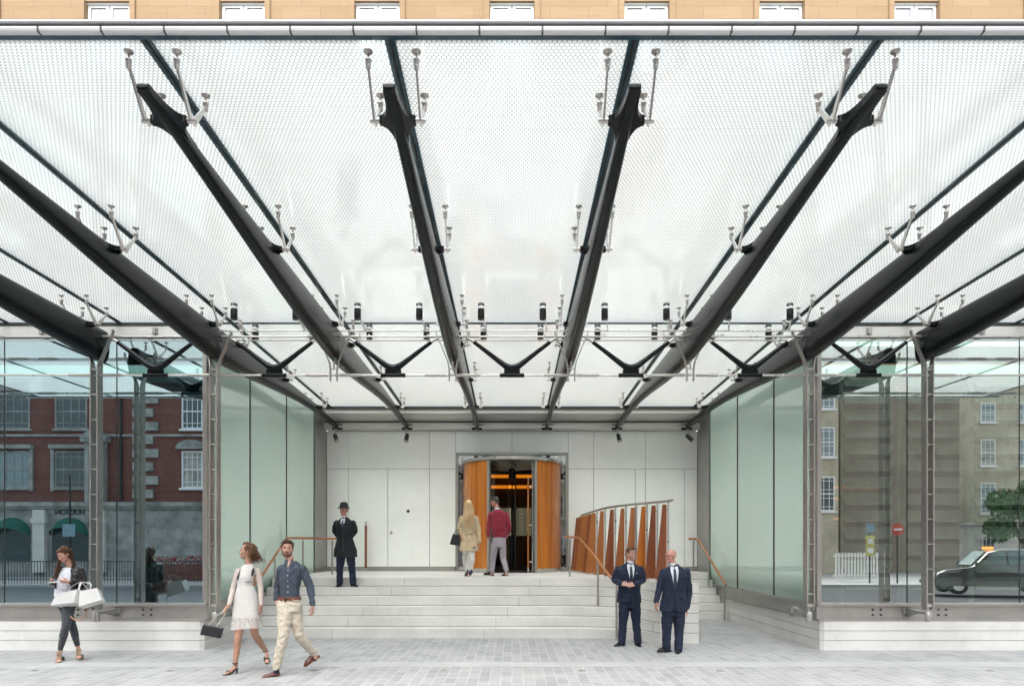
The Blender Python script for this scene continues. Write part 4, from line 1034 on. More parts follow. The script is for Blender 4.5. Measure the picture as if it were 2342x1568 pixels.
class Body:
    """closed overlapping solids, fused into one skin by a voxel remesh"""
    def __init__(s): s.m = MB()
    def cap(s, p0, r0, p1, r1, seg=14, flat=1.0, up=None):
        p0 = Vector(p0); p1 = Vector(p1); d = (p1-p0); L = d.length or 1e-4; d = d/L
        pts = []; rs = []
        for a in (80, 55, 28): pts.append(p0-d*r0*math.sin(R(a))); rs.append(r0*math.cos(R(a)))
        for k in range(5): t = k/4; pts.append(p0+d*L*t); rs.append(r0+(r1-r0)*t)
        for a in (28, 55, 80): pts.append(p1+d*r1*math.sin(R(a))); rs.append(r1*math.cos(R(a)))
        s.m.tube(pts, rs, seg, 0, True, flat, up); return s
    def chain(s, pts, rs, **k):
        for a, b, ra, rb in zip(pts[:-1], pts[1:], rs[:-1], rs[1:]): s.cap(a, ra, b, rb, **k)
        return s
    def ell(s, c, r, rot=None, seg=18):
        c = Vector(c); rings = []
        for i in range(1, 12):
            th = PI*i/12; rr = math.sin(th); z = -math.cos(th)
            ring = []
            for k in range(seg):
                v = Vector((r[0]*rr*math.cos(2*PI*k/seg), r[1]*rr*math.sin(2*PI*k/seg), r[2]*z))
                ring.append(c+(rot @ v if rot else v))
            rings.append(ring)
        s.m.loft(rings); return s
    def rings(s, rows, seg=28, sq=.9, twist=None):
        """rows: (centre, half width, half depth)"""
        out = []
        for row in rows:
            c, a, b = row[:3]; yaw = row[3] if len(row) > 3 else 0
            rr = []
            for k in range(seg):
                q = 2*PI*k/seg; x = a*math.copysign(abs(math.cos(q))**sq, math.cos(q)); y = b*math.copysign(abs(math.sin(q))**sq, math.sin(q))
                rr.append((c[0]+x*math.cos(yaw)-y*math.sin(yaw), c[1]+x*math.sin(yaw)+y*math.cos(yaw), c[2]))
            out.append(rr)
        s.m.loft(out); return s
    def box(s, *a): s.m.box(*a); return s
    def make(s, name, mat, parent, vox=.008, smooth=3, wr=0, wsc=9, sub=None, zstretch=.6, seed=0, cut=None):
        me = bpy.data.meshes.new(name); me.from_pydata(s.m.v, [], s.m.f)
        bm = bmesh.new(); bm.from_mesh(me); bmesh.ops.recalc_face_normals(bm, faces=bm.faces); bm.to_mesh(me); bm.free()
        o = bpy.data.objects.new('tmp', me); COL.objects.link(o)
        r = o.modifiers.new('r', 'REMESH'); r.mode = 'VOXEL'; r.voxel_size = vox
        if smooth: q = o.modifiers.new('s', 'SMOOTH'); q.iterations = smooth; q.factor = .5
        dg = bpy.context.evaluated_depsgraph_get()
        out = bpy.data.meshes.new_from_object(o.evaluated_get(dg)); bpy.data.objects.remove(o); bpy.data.meshes.remove(me)
        out.name = name; out.materials.clear(); out.materials.append(mat)
        if wr:
            n = [v.normal.copy() for v in out.vertices]; off = Vector((seed*3.1, seed*1.7, seed))
            for v, nn in zip(out.vertices, n):
                p = Vector((v.co.x, v.co.y, v.co.z*zstretch))*wsc+off
                q = p+Vector((noise.noise(p*.7), noise.noise(p*.7+Vector((5, 5, 5))), 0))*1.5
                a = 1-abs(noise.noise(q))*2.2
                v.co += nn*wr*(a*.8+noise.noise(p*2.3)*.5-.3)
        out.polygons.foreach_set('use_smooth', [True]*len(out.polygons)); out.update()
        return link(name, out, parent)

def bvh(*objs):
    vs = []; fs = []
    for o in objs:
        b = len(vs); w = wloc(o)
        vs += [v.co+w for v in o.data.vertices]; fs += [[b+i for i in p.vertices] for p in o.data.polygons]
    return BVHTree.FromPolygons(vs, fs)
def patch(name, tree, poly, mat, parent, dirv=(0, 1, 0), off=.004, n=10, thick=.002, y0=None):
    """a thin piece of cloth or skin laid on a surface: poly = outline in (x, z) seen along dirv (left edge list, right edge list)"""
    L, Rr = poly; rows = max(2, n); d = Vector(dirv).normalized()
    def samp(pl, t):
        t *= len(pl)-1; i = min(int(t), len(pl)-2); f = t-i
        return (pl[i][0]+(pl[i+1][0]-pl[i][0])*f, pl[i][1]+(pl[i+1][1]-pl[i][1])*f)
    side = Vector((0, 0, 1)).cross(d).normalized()*-1        # picture right for dirv=+y
    if abs(side.x) > 1e-6 and side.x < 0: side = -side
    org = Vector((parent_c.x, parent_c.y, 0)) if False else None
    vs = []; fs = []; cols = 6
    for i in range(rows+1):
        a = samp(L, i/rows); b = samp(Rr, i/rows)
        for j in range(cols+1):
            f = j/cols; x = a[0]+(b[0]-a[0])*f; z = a[1]+(b[1]-a[1])*f
            st = Vector((x, PATCH_Y-1.0, z)) if d.y > .5 else Vector((x, PATCH_Y-1.0, z))
            if abs(d.x) > 1e-6: st = Vector((x, PATCH_Y, z))-d*1.0
            hit = tree.ray_cast(st, d)
            p = hit[0] if hit[0] is not None else None
            vs.append(p)
    ok = [v for v in vs if v is not None]
    if len(ok) < 4: return None
    my = sum(v.y for v in ok)/len(ok)
    W = cols+1
    for i in range(rows):
        for j in range(cols):
            q = [i*W+j, i*W+j+1, (i+1)*W+j+1, (i+1)*W+j]
            if all(vs[k] is not None for k in q): fs.append(q)
    vs = [(v-d*off) if v is not None else Vector((0, my, 0)) for v in vs]
    used = sorted({k for f in fs for k in f}); mp = {k: i for i, k in enumerate(used)}
    m = MB(); m.add([vs[k] for k in used], [[mp[k] for k in f] for f in fs], 0, True)
    o = m.build(name, mat, parent, fix=False)
    s_ = o.modifiers.new('solid', 'SOLIDIFY'); s_.thickness = thick; s_.offset = 0
    return o

def head(b, c, yaw=0, pitch=0, roll=0, sc=1.0, female=False):
    """skull, jaw, nose, brow, ears; c = centre of the head, yaw 0 looks at the camera, + looks picture right"""
    M3 = (Matrix.Rotation(R(yaw), 3, 'Z') @ Matrix.Rotation(R(pitch), 3, 'X') @ Matrix.Rotation(R(roll), 3, 'Y'))
    c = Vector(c)
    def T(x, y, z): return c+(M3 @ (Vector((x, y, z))*sc))
    k = .93 if female else 1
    b.ell(T(0, .012, .030), (.074*sc*k, .094*sc, .088*sc), M3)
    b.ell(T(0, -.030, -.005), (.060*sc*k, .056*sc, .085*sc), M3)
    b.ell(T(0, -.030, -.060), (.050*sc*k, .055*sc, .046*sc), M3)
    b.ell(T(0, -.064, -.092), (.022*sc*k, .022*sc, .018*sc), M3)
    b.cap(T(0, -.080, .022), .008*sc, T(0, -.103, -.022), .012*sc, 10)
    b.ell(T(-.013*k, -.090, -.026), (.009*sc, .011*sc, .008*sc), M3); b.ell(T(.013*k, -.090, -.026), (.009*sc, .011*sc, .008*sc), M3)
    b.cap(T(-.036*k, -.076, .032), .010*sc, T(.036*k, -.076, .032), .010*sc, 10)
    b.ell(T(0, -.086, -.053), (.021*sc, .010*sc, .0065*sc), M3); b.ell(T(0, -.083, -.063), (.018*sc, .010*sc, .006*sc), M3)
    for s in (-1, 1):
        b.ell(T(s*.037*k, -.062, -.022), (.020*sc, .020*sc, .020*sc), M3)
        b.ell(T(s*.077*k, .012, -.004), (.009*sc, .019*sc, .031*sc), M3)
    return T, M3
def face(tp, T, M3, parent, brow, lips=(.27, .12, .10), sc=1.0, female=False):
    k = .93 if female else 1; fwd = M3 @ Vector((0, -1, 0))
    if fwd.y > .6: return
    me_eye = M['eyewhite']; 
    for s in (-1, 1):
        m = MB(); cc = T(s*.031*k, -.083, .012)
        m.lathe([(.001, -.0050), (.007, -.0035), (.0095, 0), (.007, .0035), (.001, .0050)], (0, 0, 0), 14, sy=.55)
        m.v = [tuple(cc+M3 @ (Vector(v)*sc)) for v in m.v]; e = m.build('eye', me_eye, parent)
        m = MB(); cc = T(s*.031*k, -.0895, .012); m.lathe([(.001, -.006), (.0045, -.0045), (.006, 0), (.0045, .0045), (.001, .006)], (0, 0, 0), 12, sy=.4)
        m.v = [tuple(cc+M3 @ (Vector(v)*sc)) for v in m.v]; m.build('iris', M['iris'], e)
        m = MB(); m.tube([tuple(T(s*.014*k, -.0915, .021)), tuple(T(s*.031*k, -.0925, .0245)), tuple(T(s*.046*k, -.083, .019))], .0018*sc, 6); m.build('eyelid', brow, parent)
        m = MB(); m.tube([tuple(T(s*.012*k, -.090, .036)), tuple(T(s*.030*k, -.089, .043)), tuple(T(s*.048*k, -.078, .037))], [.0026*sc, .0030*sc, .0015*sc], 6); m.build('eyebrow', brow, parent)
    m = MB(); m.tube([tuple(T(-.021, -.089, -.0605)), tuple(T(-.008, -.0985, -.055)), tuple(T(.008, -.0985, -.055)), tuple(T(.021, -.089, -.0605))], [.002*sc, .0045*sc, .0045*sc, .002*sc], 6)
    m.tube([tuple(T(-.016, -.089, -.0622)), tuple(T(0, -.095, -.0635)), tuple(T(.016, -.089, -.0622))], [.002*sc, .0048*sc, .002*sc], 6)
    m.build('lips', simple('lip colour %.2f' % lips[0], lips, .45), parent)
M['eyewhite'] = simple('eye white', (.30, .27, .25), .2, 0, .02)
M['iris'] = simple('dark iris', (.03, .022, .018), .1)

def hand(b, w, d, nrm, side, curl=.35, sc=1.0, spread=.12):
    """w wrist, d direction of the fingers, nrm out of the back of the hand, side = +1 when the thumb is on cross(d, nrm)"""
    w = Vector(w); d = Vector(d).normalized(); nrm = Vector(nrm); nrm = (nrm-nrm.dot(d)*d).normalized(); t = d.cross(nrm)*side
    k = sc
    b.cap(w-d*.01, .021*k, w+d*.012*k, .023*k, 12, .7, nrm)
    for o in (-.026, -.009, .009, .026): b.cap(w+d*.016*k+t*o*.7*k, .013*k, w+d*.082*k+t*o*k, .0115*k, 10)
    for i, (o, L) in enumerate(((.029, .066), (.010, .075), (-.010, .070), (-.029, .054))):
        p = w+d*.084*k+t*o*k; dd = (d+t*o*spread*8).normalized(); r = .0092*k
        for j, f in enumerate((.45, .30, .25)):
            a = curl*(j+.6)*.9
            dj = (dd*math.cos(a)-nrm*math.sin(a)).normalized(); q = p+dj*L*f*k*1.12; b.cap(p, r, q, r*.9, 8); p = q; r *= .9
    p = w+d*.022*k+t*.022*k; q = p+(d*.6+t*.72-nrm*.25).normalized()*.042*k; b.cap(p, .014*k, q, .012*k, 10)
    b.cap(q, .0115*k, q+(d*.9+t*.30-nrm*.30).normalized()*.045*k, .009*k, 8)

def person(loc, label): return thing('person', loc, label, 'person')
def J(d):
    return lambda px, py, dy=0.0: at(px, py, d+dy)
def shoe(parent, heel, toe, mat, w=.044, high=.0, name='shoe', sole=None, h=.06):
    heel = Vector(heel); toe = Vector(toe); d = (toe-heel); L = d.length; d = d/L
    side = d.cross(Vector((0, 0, 1))).normalized(); up = side.cross(d)
    b = Body()
    def P(a, s_, u): return heel+d*a*L+side*s_+up*u
    b.cap(P(.10, 0, .045), .036, P(.42, 0, .045), .038, 14); b.cap(P(.10, 0, .07), .034, P(.16, 0, .085), .033, 12)
    b.cap(P(.36, 0, .05), .036, P(.80, 0, .028), .032, 14); b.cap(P(.62, -.009, .026), .036, P(.74, -.009, .024), .034, 12); b.cap(P(.62, .007, .026), .034, P(.82, .003, .022), .031, 12)
    b.cap(P(.80, 0, .024), .031, P(.93, 0, .020), .022, 12)
    q = b.make(name, mat, parent, .007, 3)
    m = MB(); 
    out = [(-.00, -.030), (.08, -.036), (.35, -.033), (.62, -.046), (.82, -.042), (.96, -.026), (1.0, 0), (.96, .024), (.82, .037), (.62, .042), (.35, .033), (.08, .036), (0, .030)]
    a = [tuple(P(x, s_, .012)) for x, s_ in out]; c = [tuple(P(x, s_, -.004)) for x, s_ in out]; n = len(out)
    m.add(c+a, [(i, (i+1) % n, n+(i+1) % n, n+i) for i in range(n)]); m.add(a, [tuple(range(n))]); m.add(c, [tuple(range(n))[::-1]])
    m.obox(P(.12, 0, -.008), d*.035, side*.032, up*.012); m.build('sole', sole or M['iron'], q)
    return q
def bare_foot(b, heel, toe, ankle):
    heel = Vector(heel); toe = Vector(toe)
    b.cap(Vector(ankle), .032, heel+(toe-heel)*.12+Vector((0, 0, .03)), .028)
    b.cap(heel+(toe-heel)*.1+Vector((0, 0, .03)), .026, heel+(toe-heel)*.7+Vector((0, 0, .02)), .030, 12)
    d = (toe-heel).normalized(); s = d.cross(Vector((0, 0, 1))).normalized()
    for k in range(5): p = heel+(toe-heel)*.72+s*(k-2)*.016+Vector((0, 0, .016)); b.cap(p, .012, p+d*(.045-.005*abs(k-1)), .009, 8)

NAVY = clothmat('navy suit cloth', (.0055, .0105, .031), .85, sheen=.0); NAVY2 = clothmat('deep navy coat cloth', (.0035, .006, .0095), .85, sheen=.0)
SHIRT = clothmat('white shirt cotton', (.62, .64, .68), .8); TIE = clothmat('dark blue tie silk', (.006, .011, .035), .5, sheen=0)
BLACKL = simple('black shoe leather', (.008, .008, .009), .22, 0, .1, 20, .1, 200)
SK1 = skinmat('fair skin', (.46, .27, .205)); SK2 = skinmat('pink skin', (.48, .245, .19)); SK3 = skinmat('tanned skin', (.40, .235, .165))

def suit(pid, d, head_c, yaw, sh, hem, waist, hemw, elb, wr, hd, hips, knees, ank, feet, hairtype, skin, sc=1.0, pitch=0):
    """a standing man in a two piece suit, seen from the front"""
    global PATCH_Y
    PATCH_Y = d
    j = J(d); hc = j(*head_c)
    b = Body(); T, M3 = head(b, hc, yaw, pitch, 0, sc)
    shL, shR = j(*sh[0]), j(*sh[1]); mid = (shL+shR)/2
    b.cap(hc+Vector((0, .018, -.05)), .054*sc, mid+Vector((0, .01, .02)), .060*sc)
    b.cap(shL*.7+mid*.3-Vector((0, 0, .035)), .04, shR*.7+mid*.3-Vector((0, 0, .035)), .04)
    pel = (j(*hips[0])+j(*hips[1]))/2
    b.rings([(mid-Vector((0, 0, .06)), .12, .08), (mid*.5+pel*.5, .12, .09), (pel, .13, .09)])
    for s in (0, 1):
        E = j(*elb[s]); W = j(*wr[s]); S_ = (shL, shR)[s]
        b.chain([S_*.9+mid*.1-Vector((0, 0, .06)), E, W], [.036, .034, .025]); H = hd[s]
        hand(b, W, H[0], H[1], H[2], H[3], 1.0)
        Hp, K, A = j(*hips[s]), j(*knees[s]), j(*ank[s]); b.chain([Hp, K, A], [.065, .048, .036])
        ft, he = j(*feet[s][0]), j(*feet[s][1]); b.cap(A, .03, he+Vector((0, 0, .07)), .022)
    body = b.make('body', skin, pid, .0065, 2)
    face(None, T, M3, pid, hairtype[1] if hairtype[1] else skin, sc=sc)
    # jacket
    g = Body(); hm = j(*hem); wst = j(*waist)
    w = abs(shR.x-shL.x)/2
    g.rings([(mid+Vector((0, .014, .088)), .058, .055), (mid+Vector((0, .012, .062)), .078, .066), (mid+Vector((0, .010, .036)), w*.62, .084), (mid+Vector((0, .008, .0)), w*.88, .102), (mid-Vector((0, 0, .05)), w*1.0, .120), (mid-Vector((0, .01, .13)), w*1.02, .135), (mid*.45+wst*.55, w*.97, .135+hemw*.02), (wst, w*.90, .132), (wst*.4+hm*.6, hemw*.95, .138), (hm, hemw, .145)])
    for s in (0, 1):
        E = j(*elb[s]); W = j(*wr[s]); S_ = (shL, shR)[s]; dr = (W-E).normalized()
        g.chain([S_*.93+mid*.07+Vector((0, 0, -.042)), S_*.35+E*.65, E, W-dr*.015], [.062, .060, .054, .044])
    # clear the mouth of the sleeve with a flat end
    jk = g.make('jacket', NAVY if pid.get('coat') is None else NAVY2, pid, .0085, 2, .008, 9, seed=int(d*10) % 7)
    cl = Body(); cc_ = mid*.45+(hc+Vector((0, .02, -.11)))*.55; cl.rings([(Vector((mid.x, mid.y+.016, mid.z+.045)), .070, .064), (Vector((cc_.x, cc_.y, mid.z+.085)), .062, .060), (Vector((cc_.x, cc_.y, mid.z+.108)), .058, .057)]); cl.make('shirt_collar', SHIRT, pid, .006, 1)
    # trousers
    g = Body(); 
    for s in (0, 1):
        Hp, K, A = j(*hips[s]), j(*knees[s]), j(*ank[s])
        g.chain([Hp+Vector((0, 0, .04)), (Hp+K)/2, K, (K+A)/2, A+Vector((0, 0, -.015))], [.102, .094, .076, .070, .066])
    g.rings([(pel+Vector((0, 0, .16)), .15, .11), (pel+Vector((0, 0, .04)), .165, .12), (pel-Vector((0, 0, .04)), .15, .115)])
    tr = g.make('trousers', NAVY, pid, .0085, 2, .010, 9, zstretch=.8, seed=3)
    for s in (0, 1): shoe(pid, j(*feet[s][1]), j(*feet[s][0]), BLACKL)
    return T, M3, body, jk, tr, mid, wst, hm

def shirt_and_tie(pid, jk, mid, low, d, dx=0.0, w=.075, skin=None, lap=True):
    global PATCH_Y
    PATCH_Y = d; tr = bvh(jk); c = mid.x+dx; z = mid.z
    patch('shirt_front', tr, ([(c-w*.80, z+.050), (c-w*.85, z-.02), (c-.012, low)], [(c+w*.80, z+.050), (c+w*.85, z-.02), (c+.012, low)]), SHIRT, pid, off=.006, n=16)
    patch('tie', tr, ([(c-.020, z+.055), (c-.016, z+.020), (c-.022, z-.03), (c-.032, low+.06), (c-.020, low)], [(c+.020, z+.055), (c+.016, z+.020), (c+.020, z-.03), (c+.030, low+.06), (c+.014, low)]), TIE, pid, off=.013, n=16, thick=.006)
    for s in (-1, 1):
        patch('shirt_collar', tr, ([(c+s*.012-.012*(s < 0), z+.048), (c+s*.02-.018, z+.01)], [(c+s*w*.75, z+.058), (c+s*(w*.75), z+.02)]) if s > 0 else ([(c-w*.75, z+.058), (c-w*.75, z+.02)], [(c-.004, z+.048), (c-.004, z+.01)]), SHIRT, pid, off=.014, n=4, thick=.006)
        if lap:
            a = [(c+s*w*.86, z+.028), (c+s*w*.92, z-.03), (c+s*w*.70, (z+low)/2), (c+s*.014, low-.01)]; bb = [(c+s*w*1.20, z+.026), (c+s*w*1.62, z-.06), (c+s*w*1.35, (z+low)/2-.03), (c+s*.022, low-.015)]
            patch('lapel', tr, (a, bb) if s > 0 else (bb, a), jk.data.materials[0], pid, off=.012, n=16, thick=.007)

# ---- man with folded hands (between the timber fins and the bald man)
d = 12.2
p = person((at(1440, 1478, d).x, d, 0), 'fair haired person in navy suit, hands joined in front, beside the bald man')
BROWNH = hairmat('light brown hair', (0.093, 0.043, 0.020), (0.145, 0.075, 0.035), (0.197, 0.116, 0.058))
T, M3, body, jk, tr, mid, wst, hm = suit(p, d, (1443, 1266.5), 32, ((1412, 1296), (1468, 1296)), (1438.5, 1376), (1439, 1345), .222,
    ((1405, 1326, .03), (1471, 1326, .03)), ((1420, 1335, -.18), (1452, 1336, -.18)), (((.75, -.35, .02), (-.25, -.8, .5), -1, .55), ((-.75, -.35, -.05), (.25, -.8, .5), 1, .55)),
    ((1428, 1382), (1452, 1382)), ((1425, 1422), (1455, 1422)), ((1422, 1466), (1459, 1467)), (((1404, 1480, -.10), (1428, 1474.5, .08)), ((1464, 1484, -.16), (1459, 1476, .06))), ('short', BROWNH), SK1)
shirt_and_tie(p, jk, mid, mid.z-.30, d, .005)
def short_hair(T, M3, parent, mat, sc=1.0, front=.055, seed=1, thick=1.0, name='hair'):
    b = Body()
    b.ell(T(0, .026, .044), (.080*sc*thick, .090*sc*thick, .084*sc*thick), M3)
    b.cap(T(-.045, -.055, .098), .020*sc, T(.045, -.055, .098), .020*sc); b.ell(T(0, -.045, .105), (.060*sc, .045*sc, .026*sc), M3)
    for s in (-1, 1): b.cap(T(s*.068, -.025, .055), .014*sc, T(s*.073, -.012, .012), .009*sc)
    b.cap(T(-.04, .085, -.01), .022*sc, T(.04, .085, -.01), .022*sc)
    o = b.make(name, mat, parent, .0065, 1, .005, 38, zstretch=.8, seed=seed)
    pp_ = []
    rr = random.Random(seed)
    for k in range(40):
        a_ = rr.uniform(-1, 1); b_ = rr.uniform(-.2, 1); q = T(.07*a_, -.06+.10*b_, .118-.04*a_*a_-.03*abs(b_)); pp_.append([q, q+(M3 @ Vector((.012*a_, .02, .010))), q+(M3 @ Vector((.02*a_, .045, .006)))])
    strands('hair_tufts', mat, o, pp_, 70, .004, .0032, 0, seed)
    return o
short_hair(T, M3, p, BROWNH)
m = MB(); m.cyl((0, 0, 0), (0, .004, 0), .008, seg=10)
cc = mid+Vector((.10, -.145, -.10)); m.v = [tuple(Vector(v)+cc) for v in m.v]; m.build('lapel_pin', M['silver'], p)

def jacket_details(pid, jk, cx, wz, hz, d):
    global PATCH_Y
    PATCH_Y = d; tb = bvh(jk)
    patch('jacket_opening', tb, ([(cx-.004, wz), (cx-.006, (wz+hz)/2), (cx-.045, hz+.012)], [(cx+.004, wz), (cx+.012, (wz+hz)/2), (cx+.045, hz+.012)]), NAVY2, pid, off=.003, n=10, thick=.002)  # darker cloth patch paints the shade where the jacket fronts part
    for s in (-1, 1):
        a, b_ = sorted((cx+s*.085, cx+s*.175)); patch('pocket_flap', tb, ([(a, wz-.07), (a, wz-.115)], [(b_, wz-.08), (b_, wz-.125)]), NAVY, pid, off=.007, n=3, thick=.006)
    h = tb.ray_cast(Vector((cx, d-1, wz+.015)), Vector((0, 1, 0)))[0]
    if h: m = MB(); m.cyl(h-Vector((0, .010, 0)), h-Vector((0, .003, 0)), .009, seg=10); m.build('button', M['iron'], pid)
jacket_details(p, jk, mid.x+.003, wst.z-.02, hm.z, d)

# ---- bald man with glasses
d = 11.45
p = person((at(1533, 1490, d).x, d, 0), 'bald person with glasses in navy suit, arms hanging down, looking left')
T, M3, body, jk, tr, mid, wst, hm = suit(p, d, (1534, 1272), -62, ((1515, 1302), (1572, 1301)), (1540, 1397), (1541, 1355), .235,
    ((1508, 1346, .0), (1576, 1354, .02)), ((1500, 1375, -.08), (1571, 1390, -.02)), (((-.05, -.15, -1), (-.9, -.3, 0), -1, .35), ((.02, -.1, -1), (.9, -.3, .0), 1, .45)),
    ((1527, 1402), (1553, 1402)), ((1524.5, 1440), (1553, 1442)), ((1524, 1480), (1551.5, 1485)), (((1503, 1490, -.12), (1533, 1486, .08)), ((1549, 1500, -.2), (1552, 1489, .05))), ('none', None), SK2, 1.02)
shirt_and_tie(p, jk, mid, mid.z-.33, d, -.03)
jacket_details(p, jk, mid.x-.03, wst.z+.02, hm.z, d)
m = MB()
for s in (-1, 1):
    ring_ = [T(s*.033+.022*math.cos(a), -.104+.004*math.cos(a)*s, .012+.016*math.sin(a)) for a in [2*PI*k/16 for k in range(17)]]
    m.tube([tuple(v) for v in ring_], .0028, 6); m.tube([tuple(T(s*.055, -.100, .016)), tuple(T(s*.078, -.05, .014)), tuple(T(s*.082, .01, .008))], .003, 6)
m.tube([tuple(T(-.011, -.106, .016)), tuple(T(.011, -.106, .016))], .0028, 6); m.build('glasses', M['iron'], p)

# ---- doorman
d = 14.75
p = person((at(791, 1340, d).x, d, RH*5), 'person in black bowler hat and long dark coat, standing on the steps')
p['coat'] = 1
T, M3, body, jk, tr, mid, wst, hm = suit(p, d, (786.5, 1167), -20, ((768.5, 1191), (809, 1191)), (791, 1273), (789, 1232), .255,
    ((765, 1214, .07), (812.5, 1214, .07)), ((778, 1232, .20), (800, 1232, .20)), (((.8, .1, -.5), (0, 1, 0), 1, .5), ((-.8, .1, -.5), (0, 1, 0), -1, .5)),
    ((781, 1262), (799, 1262)), ((777.5, 1297), (805, 1297)), ((776.5, 1331), (807.5, 1331)), (((769, 1345, -.12), (778.5, 1339, .06)), ((818, 1343, -.10), (804, 1338.5, .06))), ('short', BROWNH), SK2, 1.0)
del p['coat']
shirt_and_tie(p, jk, mid, mid.z-.13, d, -.02, .055, lap=False)
PATCH_Y = d; tb = bvh(jk)
for s in (-1, 1):
    c = mid.x-.02
    a = [(c+s*.045, mid.z+.07), (c+s*.05, mid.z-.01), (c+s*.035, mid.z-.075)]; bb = [(c+s*.085, mid.z+.065), (c+s*.125, mid.z-.02), (c+s*.10, mid.z-.07)]
    patch('collar', tb, (a, bb) if s > 0 else (bb, a), NAVY2, p, off=.014, n=8, thick=.008)
patch('coat_front_edge', tb, ([(mid.x-.028, mid.z-.12), (mid.x-.012, wst.z), (mid.x-.005, hm.z+.10)], [(mid.x-.016, mid.z-.12), (mid.x+.0, wst.z), (mid.x+.007, hm.z+.10)]), M['iron'], p, off=.004, n=14, thick=.004)
m = MB(); hc = T(0, .0, .055)
m.lathe([(.001, .132), (.045, .130), (.075, .112), (.088, .075), (.090, .03), (.092, .012), (.122, .004), (.132, .012), (.130, .001), (.118, -.006), (.092, -.004), (.085, .0)], tuple(hc), 32, sx=.98, sy=1.1); m.build('bowler_hat', simple('black felt', (.006, .007, .009), .8), p)
m = MB(); m.lathe([(.0925, .012), (.0925, .036)], tuple(hc), 28, sx=.985, sy=1.11); m.build('hat_band', M['iron'], p)
b = Body(); b.ell(T(0, .035, .02), (.079, .078, .062), M3); b.make('hair', simple('grey hair', (.22, .19, .17), .7), p, .008, 1)

# ---- man with the blue shirt, striding
d = 9.4; PATCH_Y = d; j = J(d)
p = person((at(660, 1540, d).x, d, 0), 'striding bearded person in slate blue shirt and cream trousers')
DARKB = hairmat('dark brown hair', (0.041, 0.020, 0.010), (0.075, 0.041, 0.020), (0.116, 0.070, 0.035))
b = Body(); hc = j(657.5, 1254.5); T, M3 = head(b, hc, 14, 2, 3)
shL, shR = j(641, 1293.5, -.02), j(693.5, 1293.5, .03); mid = (shL+shR)/2; pel = j(662, 1380)
b.cap(hc+Vector((0, .018, -.05)), .056, mid+Vector((-.02, .01, .03)), .062)
b.rings([(mid-Vector((0, 0, .05)), .13, .08), (j(662, 1340), .12, .09), (pel, .13, .09)])
b.chain([shL+Vector((.02, 0, -.07)), j(637, 1340, .10), j(633, 1372, .02)], [.036, .034, .026]); hand(b, j(633, 1372, .02), (.1, -.05, -1), (-1, -.1, 0), -1, .3)
b.chain([shR+Vector((-.02, 0, -.07)), j(709, 1339, .06), j(715.5, 1384, -.02)], [.036, .034, .026]); hand(b, j(715.5, 1384, -.02), (.02, -.15, -1), (1, -.2, 0), 1, .7)
hipL, hipR = j(652, 1386, -.03), j(673, 1386, .03)
kL, aL = j(648.5, 1452, -.12), j(632, 1524, -.10); kR, aR = j(683, 1450, .05), j(719, 1494, .32)
b.chain([hipL, kL, aL], [.07, .05, .037]); b.chain([hipR, kR, aR], [.07, .05, .037])
b.cap(aL, .034, j(636, 1538, -.08), .03); b.cap(aR, .034, j(722, 1503, .30), .03)
body = b.make('body', skinmat('light skin', (.44, .26, .195)), p, .0065, 2); face(None, T, M3, p, DARKB)
short_hair(T, M3, p, DARKB, 1.0, seed=5, thick=1.03)
b = Body()
b.ell(T(0, -.050, -.082), (.047, .044, .030), M3); b.cap(T(-.024, -.094, -.042), .006, T(.024, -.094, -.042), .006)
for s in (-1, 1): b.cap(T(s*.054, -.012, -.03), .014, T(s*.040, -.050, -.078), .018)
bd = b.make('beard', hairmat('brown beard', (0.070, 0.032, 0.017), (0.104, 0.052, 0.026), (0.139, 0.075, 0.041)), p, .005, 1, .003, 50)
BLUE = clothmat('slate blue shirt cotton', (.036, .048, .068), .85, .12, .35, 0)
g = Body(); w = abs(shR.x-shL.x)/2
g.rings([(mid+Vector((-.015, .012, .075)), .058, .056), (mid+Vector((-.010, .012, .048)), .088, .068), (mid+Vector((0, .010, .020)), w*.70, .086), (mid-Vector((0, 0, .02)), w*.94, .105), (mid-Vector((0, 0, .06)), w*1.0, .118), (j(664, 1318), w*.98, .128), (j(663, 1345), w*.88, .118), (j(662.5, 1368), w*.86, .112), (j(662.5, 1374), w*.87, .112)])
g.chain([shL+Vector((.02, 0, -.045)), j(636.5, 1340, .10), j(633, 1368, .03)], [.064, .054, .042]); g.chain([shR+Vector((-.012, 0, -.045)), j(709, 1339, .06), j(715.3, 1381, -.02)], [.066, .052, .041])
sh = g.make('shirt', BLUE, p, .0075, 2, .012, 10, zstretch=.8, seed=2)
g = Body()
g.rings([(j(662, 1367), .152, .110), (j(662, 1380), .168, .116), (j(662.5, 1398), .155, .112)])
g.chain([hipL, (hipL+kL)/2, kL, (kL+aL)/2, aL+Vector((0, 0, .0))], [.100, .092, .070, .064, .056]); g.chain([hipR, (hipR+kR)/2, kR, (kR+aR)/2, aR], [.100, .090, .070, .064, .056])
tr = g.make('trousers', clothmat('cream chino', (.46, .405, .325), .85, .08, .3), p, .0075, 2, .012, 10, zstretch=1.1, seed=4)
tb = bvh(sh, tr)
g = Body(); g.rings([(j(662, 1363.5), .158, .117), (j(662, 1372.5), .161, .119)], sq=.92); bl = g.make('belt', simple('brown belt leather', (.12, .035, .018), .4), p, .006, 0)
m = MB(); c = j(655, 1368.5, -.124); m.box(c.x-.035, c.x+.03, c.y-.008, c.y+.004, c.z-.022, c.z+.022); m.build('buckle', simple('dark buckle', (.06, .02, .012), .3), bl, .005)
tb = bvh(sh, body)
cx = mid.x-.02
